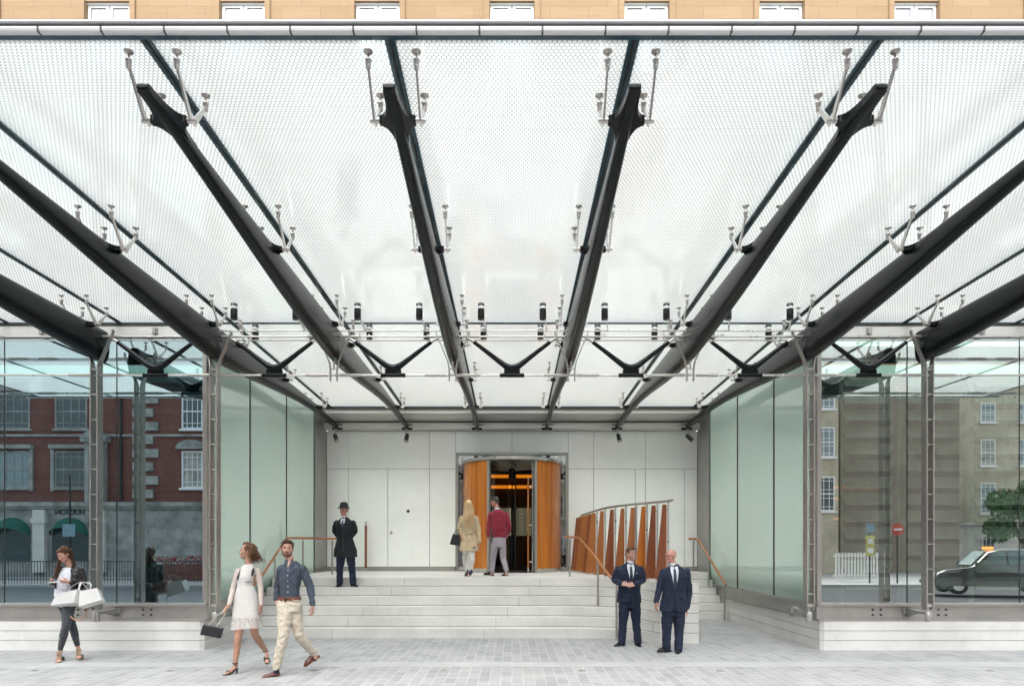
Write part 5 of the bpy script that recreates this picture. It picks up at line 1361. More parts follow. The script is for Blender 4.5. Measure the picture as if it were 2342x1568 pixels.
patch('open_neck', tb, ([(cx-.020, mid.z+.065), (cx-.004, mid.z-.02)], [(cx+.035, mid.z+.065), (cx+.004, mid.z-.02)]), skinmat('neck skin', (.44, .26, .195)), p, off=.005, n=6)
for s in (-1, 1):
    a = [(cx+.008+s*.022, mid.z+.095), (cx+.003+s*.010, mid.z-.005)]; bb = [(cx+.008+s*.068, mid.z+.085), (cx+.003+s*.070, mid.z+.012)]
    patch('shirt_collar', tb, (a, bb) if s > 0 else (bb, a), BLUE, p, off=.014, n=6, thick=.008)
patch('button_placket', bvh(sh), ([(cx-.012, mid.z-.02), (cx-.004, pel.z+.09)], [(cx+.018, mid.z-.02), (cx+.026, pel.z+.09)]), BLUE, p, off=.004, n=20, thick=.003)
tb = bvh(sh)
for k in range(6):
    z = mid.z-.05-k*.075; h = tb.ray_cast(Vector((cx+.006+.001*k, d-1, z)), Vector((0, 1, 0)))[0]
    if h: m = MB(); m.cyl(h-Vector((0, .009, 0)), h-Vector((0, .004, 0)), .0065, seg=10); m.build('button', SHIRT, p)
BRL = simple('brown shoe leather', (.085, .028, .020), .28, 0, .2, 20, .1, 200)
shoe(p, j(640, 1547, -.07), j(597, 1554, -.20), BRL, sole=simple('tan sole', (.16, .05, .03), .5)); shoe(p, j(729, 1498, .36), j(697, 1524, .24), BRL, sole=simple('tan sole', (.16, .05, .03), .5))
for A in (aL, aR): g = Body(); g.cap(A+Vector((0, 0, -.07)), .04, A+Vector((0, 0, -.02)), .042); g.make('sock', NAVY, p, .008, 1)

# ---- woman in the white lace dress
d = 9.55; PATCH_Y = d; j = J(d)
p = person((at(567, 1535, d).x, d, 0), 'striding person with wavy auburn hair in white lace dress and black sandals')
AUB = hairmat('auburn hair', (0.070, 0.032, 0.014), (0.133, 0.067, 0.032), (0.244, 0.145, 0.075))
b = Body(); hc = j(565.5, 1260); T, M3 = head(b, hc, -68, -6, 0, .96, True)
shL, shR = j(546, 1300, -.03), j(590, 1299, .04); mid = (shL+shR)/2; pel = j(565, 1378)
b.cap(hc+Vector((0.01, .012, -.05)), .045, mid+Vector((0, .01, .04)), .052)
b.rings([(mid-Vector((0, 0, .03)), .12, .07), (j(563, 1337), .10, .08), (pel, .13, .095)])
b.chain([shL-Vector((0, 0, .03)), j(533, 1345, -.02), j(523.5, 1383, -.16)], [.033, .028, .020]); hand(b, j(523.5, 1383, -.16), (-.65, -.3, -.75), (-.5, -.6, .5), 1, .75, .9)
b.chain([shR-Vector((.005, 0, .05)), j(596, 1341, .05), j(597.5, 1382, -.02)], [.030, .028, .020]); hand(b, j(597.5, 1382, -.02), (.03, -.1, -1), (1, -.1, 0), 1, .35, .9)
hL, hR = j(557, 1390, -.02), j(573, 1390, .02); kL, aL = j(544, 1457, -.08), j(538, 1514, -.05); kR, aR = j(583, 1450, .05), j(608, 1487, .25)
b.chain([hL, kL, (kL*.6+aL*.4)+Vector((0, .015, 0)), aL], [.08, .052, .048, .030]); b.chain([hR, kR, (kR*.6+aR*.4), aR], [.08, .052, .048, .030])
b.cap(aL, .029, j(540, 1524, -.02), .025); b.cap(j(540, 1523, -.02), .026, j(522, 1538, -.14), .024)
bT, bA = j(522, 1538, -.14), j(540, 1523, -.02)
for k in range(5): q = bT+Vector((-.01+.0*k, .02-.014*k, 0)); b.cap(q, .011, q+Vector((-.045+.004*k, -.02, -.012)), .008, 8)
b.cap(aR, .029, j(611, 1496, .22), .025); b.cap(j(611, 1495, .22), .025, j(611, 1510, .12), .024)
for k in range(5): q = j(611, 1510, .11)+Vector((-.024+.012*k, 0, 0)); b.cap(q, .010, q+Vector((.0, -.03, -.025)), .008, 8)
body = b.make('body', SK3, p, .006, 2); face(None, T, M3, p, AUB, sc=.96, female=True)
b = Body()
rr = random.Random(4)
b.ell(T(0, .030, .045), (.082, .088, .078), M3); b.cap(T(-.03, -.050, .100), .022, T(.03, .0, .112), .026)
hp = []
for k in range(22):
    yy = rr.uniform(.02, .10); x = rr.choice((-1, 1))*rr.uniform(.02, .080)
    p0 = T(x, yy, rr.uniform(.02, .08)); p1 = p0+Vector((rr.uniform(-.01, .045), rr.uniform(-.03, .03), rr.uniform(-.10, -.06))); p2 = p1+Vector((rr.uniform(-.03, .035), rr.uniform(-.03, .03), rr.uniform(-.08, -.03)))
    b.chain([p0, p1, p2], [.030, .026, .010]); hp.append([T(x*.6, yy*.5, .115), p0, p1, p2, p2+Vector((.01, 0, -.04))])
strands('hair_strands', AUB, p, hp, 170, .016, .0042, .010, 2)
b.make('hair', AUB, p, .007, 1, .012, 22, zstretch=.7, seed=3)
LACE = None
t_ = NT('white lace'); pp = t_.obj()
vo = t_.n('TexVoronoi', {'Vector': pp, 'Scale': 75.}, feature='DISTANCE_TO_EDGE').outputs['Distance']
c_ = t_.mix(t_.ramp(vo, .02, .12), (.62, .61, .59), (.46, .43, .41)); LACE = t_.done(t_.bsdf(c_, .85, 0, t_.bump(vo, .5, .004), Sheen_Weight=.3))
t_ = NT('sheer lace hem'); pp = t_.obj(); vo = t_.n('TexVoronoi', {'Vector': pp, 'Scale': 70.}, feature='DISTANCE_TO_EDGE').outputs['Distance']
k_ = t_.ramp(vo, .06, .12); LH = t_.done(t_.n('MixShader', {0: t_.math('MULTIPLY', k_, .75), 1: t_.bsdf((.60, .58, .56), .85), 2: t_.n('BsdfTransparent').outputs[0]}).outputs[0])
g = Body(); w = abs(shR.x-shL.x)/2
g.rings([(mid+Vector((0, .01, .065)), .050, .046), (mid+Vector((0, .008, .03)), w*.72, .070), (mid-Vector((0, 0, .01)), w*.92, .085), (mid-Vector((0, 0, .05)), w*.98, .100), (j(563, 1318), w*.98, .115), (j(561.5, 1338), w*.88, .095), (j(563, 1362), .158, .115), (j(563, 1385), .175, .125), (j(563.5, 1412), .188, .14)])
dress = g.make('dress', LACE, p, .008, 3, .005, 8, zstretch=.35, seed=6)
m = MB(); rows = []
for k in range(7):
    f = k/6; c = j(563.5, 1409+28*f); rows.append([(c.x+(.192+.024*f+.008*math.sin(q*7))*math.cos(q), c.y+(.142+.03*f+.010*math.sin(q*5))*math.sin(q), c.z+.022*f*math.sin(q+2.2)) for q in [2*PI*i/48 for i in range(48)]])
m.loft(rows, 0, True, False); m.build('sheer_hem', LH, p)
SL = Body(); SL.chain([shL-Vector((0, 0, .03)), j(533, 1345, -.02), j(524.5, 1380, -.15)], [.045, .038, .029]); SL.chain([shR-Vector((0, 0, .03)), j(596, 1341, .05), j(597.5, 1380, -.02)], [.046, .039, .030])
t_ = NT('sheer lace sleeve'); pp = t_.obj(); vo = t_.n('TexVoronoi', {'Vector': pp, 'Scale': 90.}, feature='DISTANCE_TO_EDGE').outputs['Distance']
SLM = t_.done(t_.bsdf(t_.mix(t_.ramp(vo, .05, .12), (.58, .55, .52), (.46, .34, .29)), .85))
SL.make('sleeves', SLM, p, .007, 2, .003, 12)
tb = bvh(dress); BT = simple('black lace trim', (.02, .018, .024), .7)
for s in (-1, 1):
    x0 = mid.x+s*.115
    patch('black_trim', tb, ([(x0-.030, mid.z+.045), (x0-.028-s*.012, mid.z-.03), (x0-.032-s*.01, mid.z-.09), (x0+s*.01-.004, mid.z-.155)], [(x0+.022, mid.z+.040), (x0+.018-s*.012, mid.z-.03), (x0+.034, mid.z-.10), (x0+s*.01+.02, mid.z-.16)]), BT, p, off=.006, n=14)
patch('black_trim', tb, ([(mid.x-.0, mid.z-.175), (mid.x, mid.z-.183)], [(mid.x+.14, mid.z-.18), (mid.x+.14, mid.z-.19)]), BT, p, off=.005, n=2)
STUD = simple('black studded strap', (.012, .012, .014), .3)
def sandal(parent, ankle, ball, toe, heelz, mat, name='sandal'):
    ankle = Vector(ankle); ball = Vector(ball); toe = Vector(toe); hl = Vector((ankle.x, ankle.y, ankle.z))
    d_ = (ball-hl); d_.z = 0; d_.normalize(); s_ = Vector((-d_.y, d_.x, 0))
    m = MB()
    base = [hl+Vector((0, 0, -.095))-d_*.045, hl+Vector((0, 0, -.10)), (hl+ball)/2+Vector((0, 0, -.070)), ball+Vector((0, 0, -.022)), toe+Vector((0, 0, -.006))]
    ws = [.024, .030, .026, .040, .024]; rings = [[q-s_*w_, q+s_*w_, q+s_*w_+Vector((0, 0, .010)), q-s_*w_+Vector((0, 0, .010))] for q, w_ in zip(base, ws)]
    m.loft(rings, 0, False)
    if heelz: m.tube([tuple(base[0]+d_*.02), tuple(base[0]+d_*.012+Vector((0, 0, -heelz)))], [.014, .008], 8)
    o = m.build(name, mat, parent)
    for c, r_, w_ in ((hl+Vector((0, 0, -.012)), .036, .014), (ball+Vector((0, 0, .004)), .040, .012)):
        m = MB(); m.tube([tuple(c+Vector((r_*math.cos(a)*d_.x+r_*math.sin(a)*s_.x, r_*math.cos(a)*d_.y+r_*math.sin(a)*s_.y, .004*math.cos(a)))) if r_ < .038 else tuple(c+s_*r_*math.cos(a)+Vector((0, 0, .030*math.sin(a)))) for a in [2*PI*k/16 for k in range(17)]], w_*.55, 6); m.build('strap', mat, o)
    return o
sandal(p, aL, bT, bT+Vector((-.06, -.03, -.02)), .075, STUD); sandal(p, aR, j(611, 1509, .12), j(612, 1517, .05), .07, STUD)
# her clutch bag on a strap
hb = j(515, 1396, -.2)
t = thing('handbag', (at(485, 1450, d-.2).x, d-.2, .5), 'black flat handbag swinging on a pale strap from the hand of the woman in white', 'handbag')
c = at(485, 1442.5, d-.2); ax = Vector((.130, .02, -.028)); az = Vector((.022, 0, .072))
m = MB(); m.obox(c, ax, Vector((0, .022, 0)), az); m.build('bag_body', simple('black bag leather', (.008, .009, .011), .4), t, .012)
m = MB(); m.tube(catmull([hb, hb+Vector((-.12, .0, -.07)), c+az*.9-ax*.45, ], 5), .005, 6); m.tube(catmull([hb, hb+Vector((-.05, .03, -.1)), c+az*.9+ax*.25], 5), .005, 6); m.build('strap', simple('pale strap', (.5, .45, .38), .5), t)

# ---- woman with the phone
d = 10.6; PATCH_Y = d; j = J(d)
p = person((at(158, 1512, d).x, d, 0), 'person with long brown hair and black leather jacket looking down at a phone')
LB = hairmat('long brown hair', (0.058, 0.026, 0.012), (0.099, 0.049, 0.023), (0.197, 0.116, 0.058))
b = Body(); hc = j(147, 1268, -.06); T, M3 = head(b, hc, -18, 26, -8, .97, True)
shL, shR = j(136, 1299, .02), j(182, 1301, .0); mid = (shL+shR)/2; pel = j(149, 1362, .04)
b.cap(hc+Vector((.01, .04, -.05)), .045, mid+Vector((0, .02, .02)), .052)
b.rings([(mid+Vector((0, .01, 0)), .13, .075), (j(157, 1332, .03), .11, .08), (pel, .13, .095)])
b.chain([shL, j(121, 1333, .0), j(124, 1329, -.22)], [.035, .030, .022]); hand(b, j(124, 1329, -.22), (.15, -.7, .12), (-.5, 0, -.8), 1, .45, .92)
b.chain([shR, j(190, 1336, .02), j(157, 1329, -.20)], [.035, .030, .022]); hand(b, j(157, 1329, -.20), (-.95, -.25, .05), (.0, -.8, -.5), 1, .4, .92)
hL, hR = j(143, 1374, .06), j(160, 1374, .0); kL, aL = j(166, 1430, .12), j(177, 1474, .14); kR, aR = j(150, 1434, -.12), j(138.5, 1482, -.04)
b.chain([hL, kL, (kL*.55+aL*.45), aL], [.08, .052, .050, .032]); b.chain([hR, kR, (kR*.55+aR*.45), aR], [.08, .052, .050, .032])
b.cap(aR, .03, j(137, 1492, -.03), .026); b.cap(j(137, 1494, -.03), .027, j(135, 1510, -.16), .026)
b.cap(aL, .03, j(181, 1487, .13), .026); b.cap(j(181, 1489, .13), .027, j(182, 1501, .01), .026)
for q0_ in (j(135, 1510, -.17), j(182, 1501, .0)):
    for k in range(5): q = q0_+Vector((-.028+.014*k, 0, 0)); b.cap(q, .011, q+Vector((0, -.042, -.010)), .008, 8)
body = b.make('body', SK1, p, .006, 2); face(None, T, M3, p, LB, (.36, .13, .13), .97, True)
b = Body(); b.ell(T(0, .028, .047), (.083, .094, .086), M3); b.ell(T(0, -.028, .090), (.062, .050, .028), M3)
b.chain([T(.058, .0, .05), j(162, 1278, .03), j(168, 1290, .05), j(174, 1301, .08)], [.030, .030, .028, .014])
b.chain([T(.02, .09, .02), j(160, 1285, .10), j(162, 1306, .13)], [.05, .05, .04])
b.chain([T(-.066, -.02, .05), j(137, 1280, -.08), j(133, 1300, -.10), j(128, 1318, -.11)], [.022, .026, .026, .014])
b.make('hair', LB, p, .007, 1, .006, 30, zstretch=.25, seed=2)
strands('hair_strands', LB, p, [[T(.03, -.02, .12), T(.078, .02, .05), j(163, 1280, .02), j(171, 1292, .03), j(179, 1303, .05)], [T(.01, .0, .13), T(.06, .07, .05), j(163, 1285, .07), j(168, 1300, .10)], [T(-.02, -.04, .115), T(-.072, -.03, .04), j(136, 1282, -.09), j(132, 1300, -.11), j(127, 1319, -.12)]], 110, .010, .0036, .004, 4)
g = Body(); w = .165
g.rings([(mid+Vector((0, .015, .02)), w*.6, .07), (mid-Vector((0, 0, .03)), w*.95, .10), (j(155, 1325, -.01), w*.9, .125), (j(151, 1345, 0), w*.88, .12), (j(149, 1362, .02), .150, .13)])
top = g.make('white_top', clothmat('white cotton top', (.60, .60, .65), .85, .05, .4), p, .008, 3, .009, 9, seed=8)
LEA = simple('black leather', (.012, .012, .013), .3, 0, .3, 12, .4, 28)
def half_jacket(side):
    g = Body()
    S_ = shL if side < 0 else shR
    xs_ = side*.115
    g.rings([(mid+Vector((xs_*.8, .02, .045)), .055, .06), (mid+Vector((xs_, .01, -.02)), .085, .105), (mid+Vector((xs_*1.05, .005, -.15)), .070, .13), (mid+Vector((xs_*1.10, .01, -.30)), .062, .135)])
    if side < 0: g.chain([shL, j(121.5, 1333, .0), j(123, 1330, -.15)], [.056, .050, .040])
    else: g.chain([shR+Vector((.015, 0, -.01)), j(191, 1335, .02), j(163, 1330, -.16)], [.062, .056, .042])
    return g
g = half_jacket(-1); g2 = half_jacket(1); g.m.add(g2.m.v, g2.m.f)
g.rings([(mid+Vector((0, .06, .03)), .12, .045), (mid+Vector((0, .07, -.15)), .15, .055), (mid+Vector((0, .09, -.33)), .15, .055)])
jkt = g.make('leather_jacket', LEA, p, .008, 2, .009, 12, seed=5)
g = Body(); g.rings([(j(150, 1352, .03), .145, .115), (pel, .160, .122), (j(150, 1376, .03), .155, .115)])
g.chain([hL, (hL+kL)/2, kL, (kL*.65+aL*.35), aL], [.098, .080, .056, .058, .038]); g.chain([hR, (hR+kR)/2, kR, (kR*.65+aR*.35), aR], [.100, .082, .056, .058, .038])
g.make('jeans', clothmat('charcoal denim', (.040, .044, .052), .85, .2, .4), p, .008, 2, .005, 12, zstretch=1.6, seed=1)
t_ = NT('spotted sandal leather'); vo = t_.n('TexVoronoi', {'Vector': t_.obj(), 'Scale': 70.}).outputs['Distance']
LEO = t_.done(t_.bsdf(t_.mix(t_.ramp(vo, .25, .35), (.02, .012, .01), (.36, .25, .17)), .5))
def strappy(A, ball, hz):
    o = sandal(p, A, ball, ball+Vector((0, -.055, -.018)), 0, LEO)
    for k in range(4):
        c = A+(ball-A)*(.15+.2*k)+Vector((0, -.01, .012)); m = MB(); m.tube([tuple(c+Vector((.034*math.cos(a), .012*math.sin(a)-.01, .020*math.sin(a)))) for a in [2*PI*i/12 for i in range(13)]], .006, 6); m.build('strap', LEO, o)
    m = MB(); m.tube([(A.x+.01, A.y+.05, A.z-.09), (A.x+.01, A.y+.06, hz)], [.026, .022], 10); m.build('block_heel', M['iron'], o)
strappy(j(137, 1489, -.03), j(135, 1510, -.16), .0); strappy(j(181, 1484, .13), j(182, 1501, .01), .0)
# phone
t = thing('phone', tuple(at(122, 1328, d-.32)), 'smartphone in the hands of the woman with the leather jacket', 'phone')
c = at(125, 1328.5, d-.33); m = MB(); m.obox(c, Vector((.068, 0, .006)), Vector((0, .036, .012)), Vector((0, -.0013, .004))); m.build('phone_case', M['white'], t, .003)
m = MB(); m.obox(c+Vector((0, -.001, .0046)), Vector((.060, 0, .0053)), Vector((0, .031, .0103)), Vector((0, 0, .0006))); m.build('screen', simple('phone screen', (.02, .02, .025), .1), t)
# bags on her arm
PAPER = simple('white paper carrier bag', (.62, .615, .60), .55, 0, .04, 3, .1, 30)
def bag(corners, depth, lab, nm):
    d0 = d-.22; f = [at(x, y, d0) for x, y in corners]; c = sum(f, Vector())/4
    t = thing(nm, tuple(c), lab, 'shopping bag', 'white paper shopping bags')
    bk = [v+Vector(depth) for v in f]
    m = MB(); m.add(f+bk, [(3, 2, 1, 0), (4, 5, 6, 7), (0, 4, 7, 3), (1, 2, 6, 5), (2, 3, 7, 6)])
    o = m.build('paper_bag', PAPER, t); s_ = o.modifiers.new('s', 'SOLIDIFY'); s_.thickness = .004
    return t, f, bk
rib = simple('grey ribbon handle', (.50, .46, .46), .6)
t, f, bk = bag([(129, 1357.5), (177, 1347), (168, 1377), (115, 1383.5)], (.10, .14, -.045), 'white paper shopping bag at the front, hanging tilted from the arm of the phone woman', 'shopping_bag')
m = MB(); tp = at(184, 1331, d-.12)
for a, b_ in ((f[0]*.45+f[1]*.55, f[1]), (bk[0]*.45+bk[1]*.55, bk[1])): m.tube(catmull([a, (a+tp)/2+Vector((-.02, 0, .02)), tp, (b_+tp)/2+Vector((.02, 0, .0)), b_-Vector((0, 0, .01))], 5), .009, 6, flat=.25)
m.build('ribbon_handle', rib, t)
t, f, bk = bag([(182, 1351), (222, 1343.5), (233.5, 1370), (180.5, 1386.5)], (-.02, .13, -.05), 'second white paper shopping bag behind the first, at the right of the phone woman', 'shopping_bag')
m = MB(); tp = at(188, 1331, d-.12)
m.tube(catmull([f[0], (f[0]+tp)/2+Vector((-.02, 0, .02)), tp, (f[1]+tp)/2+Vector((.02, 0, .02)), f[0]*.4+f[1]*.6], 5), .009, 6, flat=.25); m.build('ribbon_handle', rib, t)
t = thing('tan_handbag', tuple(at(195, 1360, d)), 'small brown handbag with a hanging tan strap behind the white shopping bags', 'handbag')
b = Body(); b.cap(at(176, 1352, d+.04), .05, at(204, 1350, d+.04), .05); b.cap(at(172, 1370, d+.04), .06, at(206, 1368, d+.04), .06); b.make('bag_body', simple('brown bag leather', (.16, .10, .08), .5), t, .01, 2)
m = MB(); m.tube(catmull([at(151, 1383, d-.08), at(157, 1402, d-.1), at(171, 1416, d-.1), at(186, 1415, d-.08), at(197, 1402, d-.03), at(205, 1383, d)], 6), .010, 8, flat=.4); m.build('strap', simple('tan strap', (.42, .25, .15), .5), t)

# ---- blonde woman walking away
d = 15.6; PATCH_Y = d; j = J(d)
p = person((at(1072, 1320, d).x, d, P), 'blonde person in beige trench coat seen from behind, walking to the door')
BL = hairmat('blonde hair', (.50, .34, .18), (.68, .50, .30), (.80, .66, .46))
b = Body(); hc = j(1072, 1154.5); T, M3 = head(b, hc, 180, 0, 0, .95, True)
shL, shR = j(1055, 1180), j(1089, 1180); mid = (shL+shR)/2; pel = j(1072, 1240)
b.cap(hc+Vector((0, 0, -.05)), .045, mid+Vector((0, 0, .03)), .052); b.rings([(mid-Vector((0, 0, .07)), .11, .07), (pel, .13, .09)])
b.chain([shL+Vector((.015, 0, -.07)), j(1050.5, 1207, .03), j(1053, 1225, -.06)], [.035, .030, .022]); hand(b, j(1053, 1225, -.06), (.3, -.3, -.6), (-1, 0, 0), 1, .8, .9)
b.chain([shR+Vector((-.015, 0, -.07)), j(1094, 1208, .02), j(1096.5, 1241, .0)], [.035, .030, .022]); hand(b, j(1096.5, 1241, .0), (0, -.05, -1), (1, 0, 0), -1, .5, .9)
hL, hR = j(1067, 1245, .03), j(1077, 1245, -.02); kL, aL = j(1065, 1278, .12), j(1068.5, 1306, .20); kR, aR = j(1078, 1279, -.05), j(1073, 1306, .06)
b.chain([hL, kL, aL], [.08, .05, .03]); b.chain([hR, kR, aR], [.08, .05, .03]); b.cap(aR, .03, j(1071, 1322, .0), .027); b.cap(aL, .03, j(1068, 1312, .25), .027)
b.make('body', SK1, p, .008, 2)
b = Body(); rr = random.Random(3); b.ell(T(0, .025, .04), (.078, .092, .086), M3)
for k in range(15):
    x = -.082+.164*k/14; e = j(1072+x*95+rr.uniform(-3, 3), 1196+rr.uniform(-6, 12)-abs(x)*60, -.125)
    b.chain([T(-x*.85, .06, .03-abs(x)*.2), j(1072+x*115, 1168, -.085), j(1072+x*125, 1182, -.115), e], [.024, .026, .024, .008])
b.make('hair', BL, p, .007, 1, .006, 30, zstretch=.2, seed=7)
strands('hair_strands', BL, p, [[T(-x*.4, .03, .12), T(-x*.95, .09, .03), j(1072+x*118, 1168, -.10), j(1072+x*130, 1184, -.135), j(1072+x*110, 1203, -.15)] for x in (-.08, -.05, -.02, .01, .04, .075)], 120, .008, .0040, .003, 9)
g = Body(); c = j(1074, 1158.5, -.10)
for s in (-1, 1): g.cap(c, .010, c+Vector((s*.045, 0, .012)), .018, flat=.6); g.cap(c, .008, c+Vector((s*.02, 0, -.05)), .012)
g.make('hair_bow', BL, p, .005, 1)
TR = clothmat('beige trench cotton', (.50, .38, .24), .8, .08, .4)
g = Body()
g.rings([(mid+Vector((0, 0, .06)), .055, .055), (mid+Vector((0, 0, .03)), .115, .08), (mid-Vector((0, 0, .02)), .160, .105), (mid-Vector((0, 0, .07)), .180, .120), (j(1072, 1200), .170, .128), (j(1072.5, 1219), .145, .115), (j(1072.5, 1240), .195, .15), (j(1072.5, 1259), .222, .165)])
g.chain([shL+Vector((.01, 0, -.05)), j(1050, 1207, .03), j(1052.5, 1222, -.04)], [.062, .055, .045]); g.chain([shR+Vector((-.01, 0, -.05)), j(1094, 1208, .02), j(1096.3, 1238, .0)], [.064, .056, .048])
coat = g.make('trench_coat', TR, p, .008, 2, .009, 9, zstretch=.45, seed=9)
g = Body(); g.rings([(j(1072.5, 1216), .152, .122), (j(1072.5, 1222), .154, .124)]); bt = g.make('belt', TR, p, .006, 1)
g = Body(); c = j(1072.5, 1219, -.13)
for s in (-1, 1): g.cap(c, .014, c+Vector((s*.07, 0, .02*s)), .024, flat=.5); g.cap(c, .014, c+Vector((s*.035+.02, -.02, -.30 if s > 0 else -.16)), .020, flat=.5)
g.make('belt_bow', TR, p, .006, 1)
patch('cape_flap', bvh(coat), ([(mid.x-.165, mid.z+.01), (mid.x-.16, mid.z-.12)], [(mid.x+.165, mid.z+.01), (mid.x+.17, mid.z-.13)]), TR, p, off=.012, n=8, thick=.008)
m = MB(); c = j(1084.5, 1251, -.185); m.box(c.x-.035, c.x+.035, c.y-.008, c.y, c.z-.022, c.z+.022); m.build('belt_buckle', M['brown'], p, .004)
g = Body(); g.chain([hL, kL, aL+Vector((0, 0, .03))], [.095, .080, .062]); g.chain([hR, kR, aR+Vector((0, 0, .05))], [.095, .085, .072]); g.make('trousers', clothmat('white trouser cotton', (.66, .62, .585), .85, .05, .4), p, .008, 2, .006, 12, seed=4)
g = Body(); g.cap(j(1075, 1305, .03), .036, j(1076, 1311, .02), .04); g.cap(j(1070, 1303, .0), .02, j(1066.5, 1312, .0), .012); g.cap(j(1078, 1303, .0), .02, j(1082, 1309, .0), .012); g.make('ankle_bow', clothmat('navy ribbon', (.012, .02, .07), .6), p, .006, 1)
m = MB(); a = j(1074, 1312, .05); c = j(1071.5, 1328, -.02)
m.loft([[(q.x-w_, q.y, q.z), (q.x+w_, q.y, q.z), (q.x+w_, q.y+.012, q.z), (q.x-w_, q.y+.012, q.z)] for q, w_ in ((j(1074, 1313, .05), .02), (j(1073, 1319, .02), .024), (j(1071.5, 1326, -.02), .036), (j(1071, 1331, -.03), .02))], 0, False); m.build('shoe_sole', simple('tan shoe sole', (.5, .32, .22), .5), p)
shoe(p, j(1067, 1317, .22), j(1066, 1315.5, .45), simple('navy shoe', (.012, .018, .05), .4))
t = thing('black_tote', tuple(at(1040, 1235, 15.5)), 'black leather tote bag on the arm of the blonde woman in the trench coat', 'handbag')
m = MB(); q = lambda px, py, dy=0: at(px, py, 15.55+dy)
A = [q(1036, 1220), q(1051.5, 1221), q(1052, 1248), q(1028.5, 1244)]; m.add([v+Vector((0, -.06, 0)) for v in A]+[v+Vector((0, .07, 0)) for v in A], [(0, 1, 2, 3), (7, 6, 5, 4), (0, 4, 5, 1), (1, 5, 6, 2), (2, 6, 7, 3), (3, 7, 4, 0)]); m.build('bag_body', simple('black tote leather', (.01, .012, .014), .35), t, .02)
m = MB()
for dy in (-.05, .05): m.tube(catmull([q(1038, 1221, dy), q(1042, 1213, dy), q(1048, 1209, dy), q(1050, 1214, dy), q(1050, 1221, dy)], 5), .008, 8)
m.build('handles', simple('black tote leather', (.01, .012, .014), .35), t)

# ---- man in the red sweater walking away, looking left
d = 16.1; PATCH_Y = d; j = J(d)
p = person((at(1140, 1315, d).x, d, P), 'person in burgundy sweater and grey trousers entering the revolving door')
GR = hairmat('grey hair', (0.041, 0.038, 0.035), (0.081, 0.075, 0.072), (0.151, 0.145, 0.139))
b = Body(); hc = j(1131.5, 1147); T, M3 = head(b, hc, -118, 6, 0, 1.0)
shL, shR = j(1121.5, 1170), j(1158, 1170); mid = (shL+shR)/2; pel = j(1141, 1238)
b.cap(hc+Vector((.03, .01, -.05)), .055, mid+Vector((-.02, 0, .03)), .062); b.rings([(mid-Vector((0, 0, .07)), .12, .08), (pel, .13, .09)])
b.chain([shL+Vector((.02, 0, -.08)), j(1117, 1203, .03), j(1116, 1226, -.02)], [.036, .036, .026]); hand(b, j(1116, 1226, -.02), (.2, .1, -1), (-1, 0, 0), 1, .5)
b.chain([shR+Vector((-.02, 0, -.08)), j(1165, 1203, -.02), j(1161, 1222, .02)], [.036, .036, .026]); hand(b, j(1161, 1222, .02), (-.3, .1, -1), (1, 0, 0), -1, .5)
hL, hR = j(1132, 1245), j(1149, 1245); kL, aL = j(1128, 1275, .05), j(1125.5, 1307, .02); kR, aR = j(1151, 1276, .02), j(1158, 1305, -.10)
b.chain([hL, kL, aL], [.08, .05, .036]); b.chain([hR, kR, aR], [.08, .05, .036]); b.cap(aL, .034, j(1124, 1312), .03); b.cap(aR, .034, j(1158, 1313, -.12), .03)
b.make('body', SK2, p, .008, 2); short_hair(T, M3, p, GR, 1.0, seed=8)
face(None, T, M3, p, GR)
BUR = clothmat('burgundy knit', (.20, .008, .022), .9, .15, .3)
g = Body(); w = abs(shR.x-shL.x)/2
g.rings([(mid+Vector((-.015, 0, .065)), .060, .058), (mid+Vector((-.01, 0, .04)), .10, .078), (mid+Vector((0, 0, .010)), w*.76, .098), (mid-Vector((0, 0, .03)), w*.96, .115), (mid-Vector((0, 0, .08)), w*1.02, .128), (j(1140, 1198), w*1.0, .13), (j(1141.5, 1215), w*.96, .125), (j(1142, 1228), w*.90, .12)])
g.chain([shL+Vector((.01, 0, -.06)), j(1117, 1203, .03), j(1116, 1224, -.02)], [.066, .058, .046]); g.chain([shR+Vector((-.01, 0, -.06)), j(1165, 1203, -.02), j(1161.3, 1219, .02)], [.068, .060, .048])
g.make('sweater', BUR, p, .008, 2, .008, 9, seed=3)
g = Body(); g.rings([(mid+Vector((-.02, -.0, .045)), .066, .064), (mid+Vector((-.03, -.0, .10)), .059, .060)]); g.make('shirt_collar', SHIRT, p, .006, 1)
g = Body(); g.rings([(j(1142, 1224), .15, .11), (j(1141.5, 1238), .165, .125), (j(1141, 1250), .155, .115)])
g.chain([hL, kL, aL+Vector((0, 0, .02))], [.092, .070, .054]); g.chain([hR, kR, aR+Vector((0, 0, .02))], [.092, .070, .054]); g.make('trousers', clothmat('mauve grey wool', (.30, .265, .295), .85, .08, .3), p, .008, 2, .007, 10, seed=5)
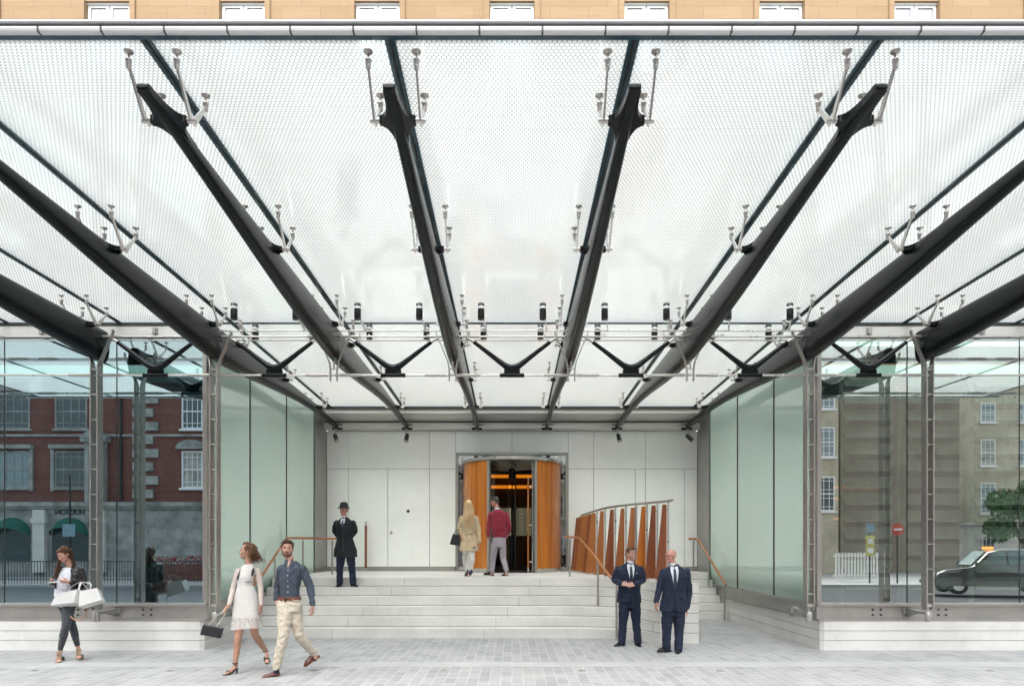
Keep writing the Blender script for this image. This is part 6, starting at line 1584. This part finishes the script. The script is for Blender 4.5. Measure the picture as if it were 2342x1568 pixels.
LO = simple('dark brown loafer', (.035, .012, .010), .25)
shoe(p, j(1129, 1314, .02), j(1105.5, 1313.5, .04), LO); shoe(p, j(1160, 1318, -.12), j(1148, 1317, .10), LO)

# ================================================================ light and camera
w = bpy.data.worlds.new('World'); S.world = w; w.use_nodes = True; nt = w.node_tree
bg = nt.nodes['Background']; sk = nt.nodes.new('ShaderNodeTexSky'); sk.sky_type = 'NISHITA'; sk.sun_disc = False
SE, SR = 58, 192
sk.sun_elevation = R(SE); sk.sun_rotation = R(SR); sk.air_density = 1.2; sk.dust_density = 2.5
hs = nt.nodes.new('ShaderNodeHueSaturation'); hs.inputs['Saturation'].default_value = .30
nt.links.new(sk.outputs[0], hs.inputs['Color']); nt.links.new(hs.outputs[0], bg.inputs[0]); bg.inputs[1].default_value = .15
L = bpy.data.lights.new('sun', 'SUN'); L.energy = 1.5; L.angle = R(45); L.color = (1, .96, .9)
lo = bpy.data.objects.new('sun', L); COL.objects.link(lo)
az = R(SR); dv = Vector((math.sin(az)*math.cos(R(SE)), math.cos(az)*math.cos(R(SE)), math.sin(R(SE))))
lo.rotation_euler = dv.to_track_quat('Z', 'Y').to_euler(); lo.location = (0, -20, 40)
cam = bpy.data.cameras.new('camera'); co = bpy.data.objects.new('camera', cam); COL.objects.link(co); S.camera = co
co.location = (0, 0, EYE); co.rotation_euler = (PI/2, 0, 0); cam.sensor_width = 36; cam.lens = 24; cam.shift_y = (HY-784)/2342; cam.shift_x = 0; cam.clip_start = .05; cam.clip_end = 1500
S.view_settings.view_transform = 'Standard'; S.view_settings.look = 'None'; S.view_settings.gamma = 1; S.view_settings.exposure = 1.6
S.render.engine = 'CYCLES'; c = S.cycles
c.use_denoising = True
try: c.denoiser = 'OPENIMAGEDENOISE'
except Exception: pass
c.max_bounces = 10; c.transmission_bounces = 8; c.transparent_max_bounces = 16; c.diffuse_bounces = 6; c.glossy_bounces = 6
c.sample_clamp_indirect = 6; c.caustics_reflective = False; c.caustics_refractive = True
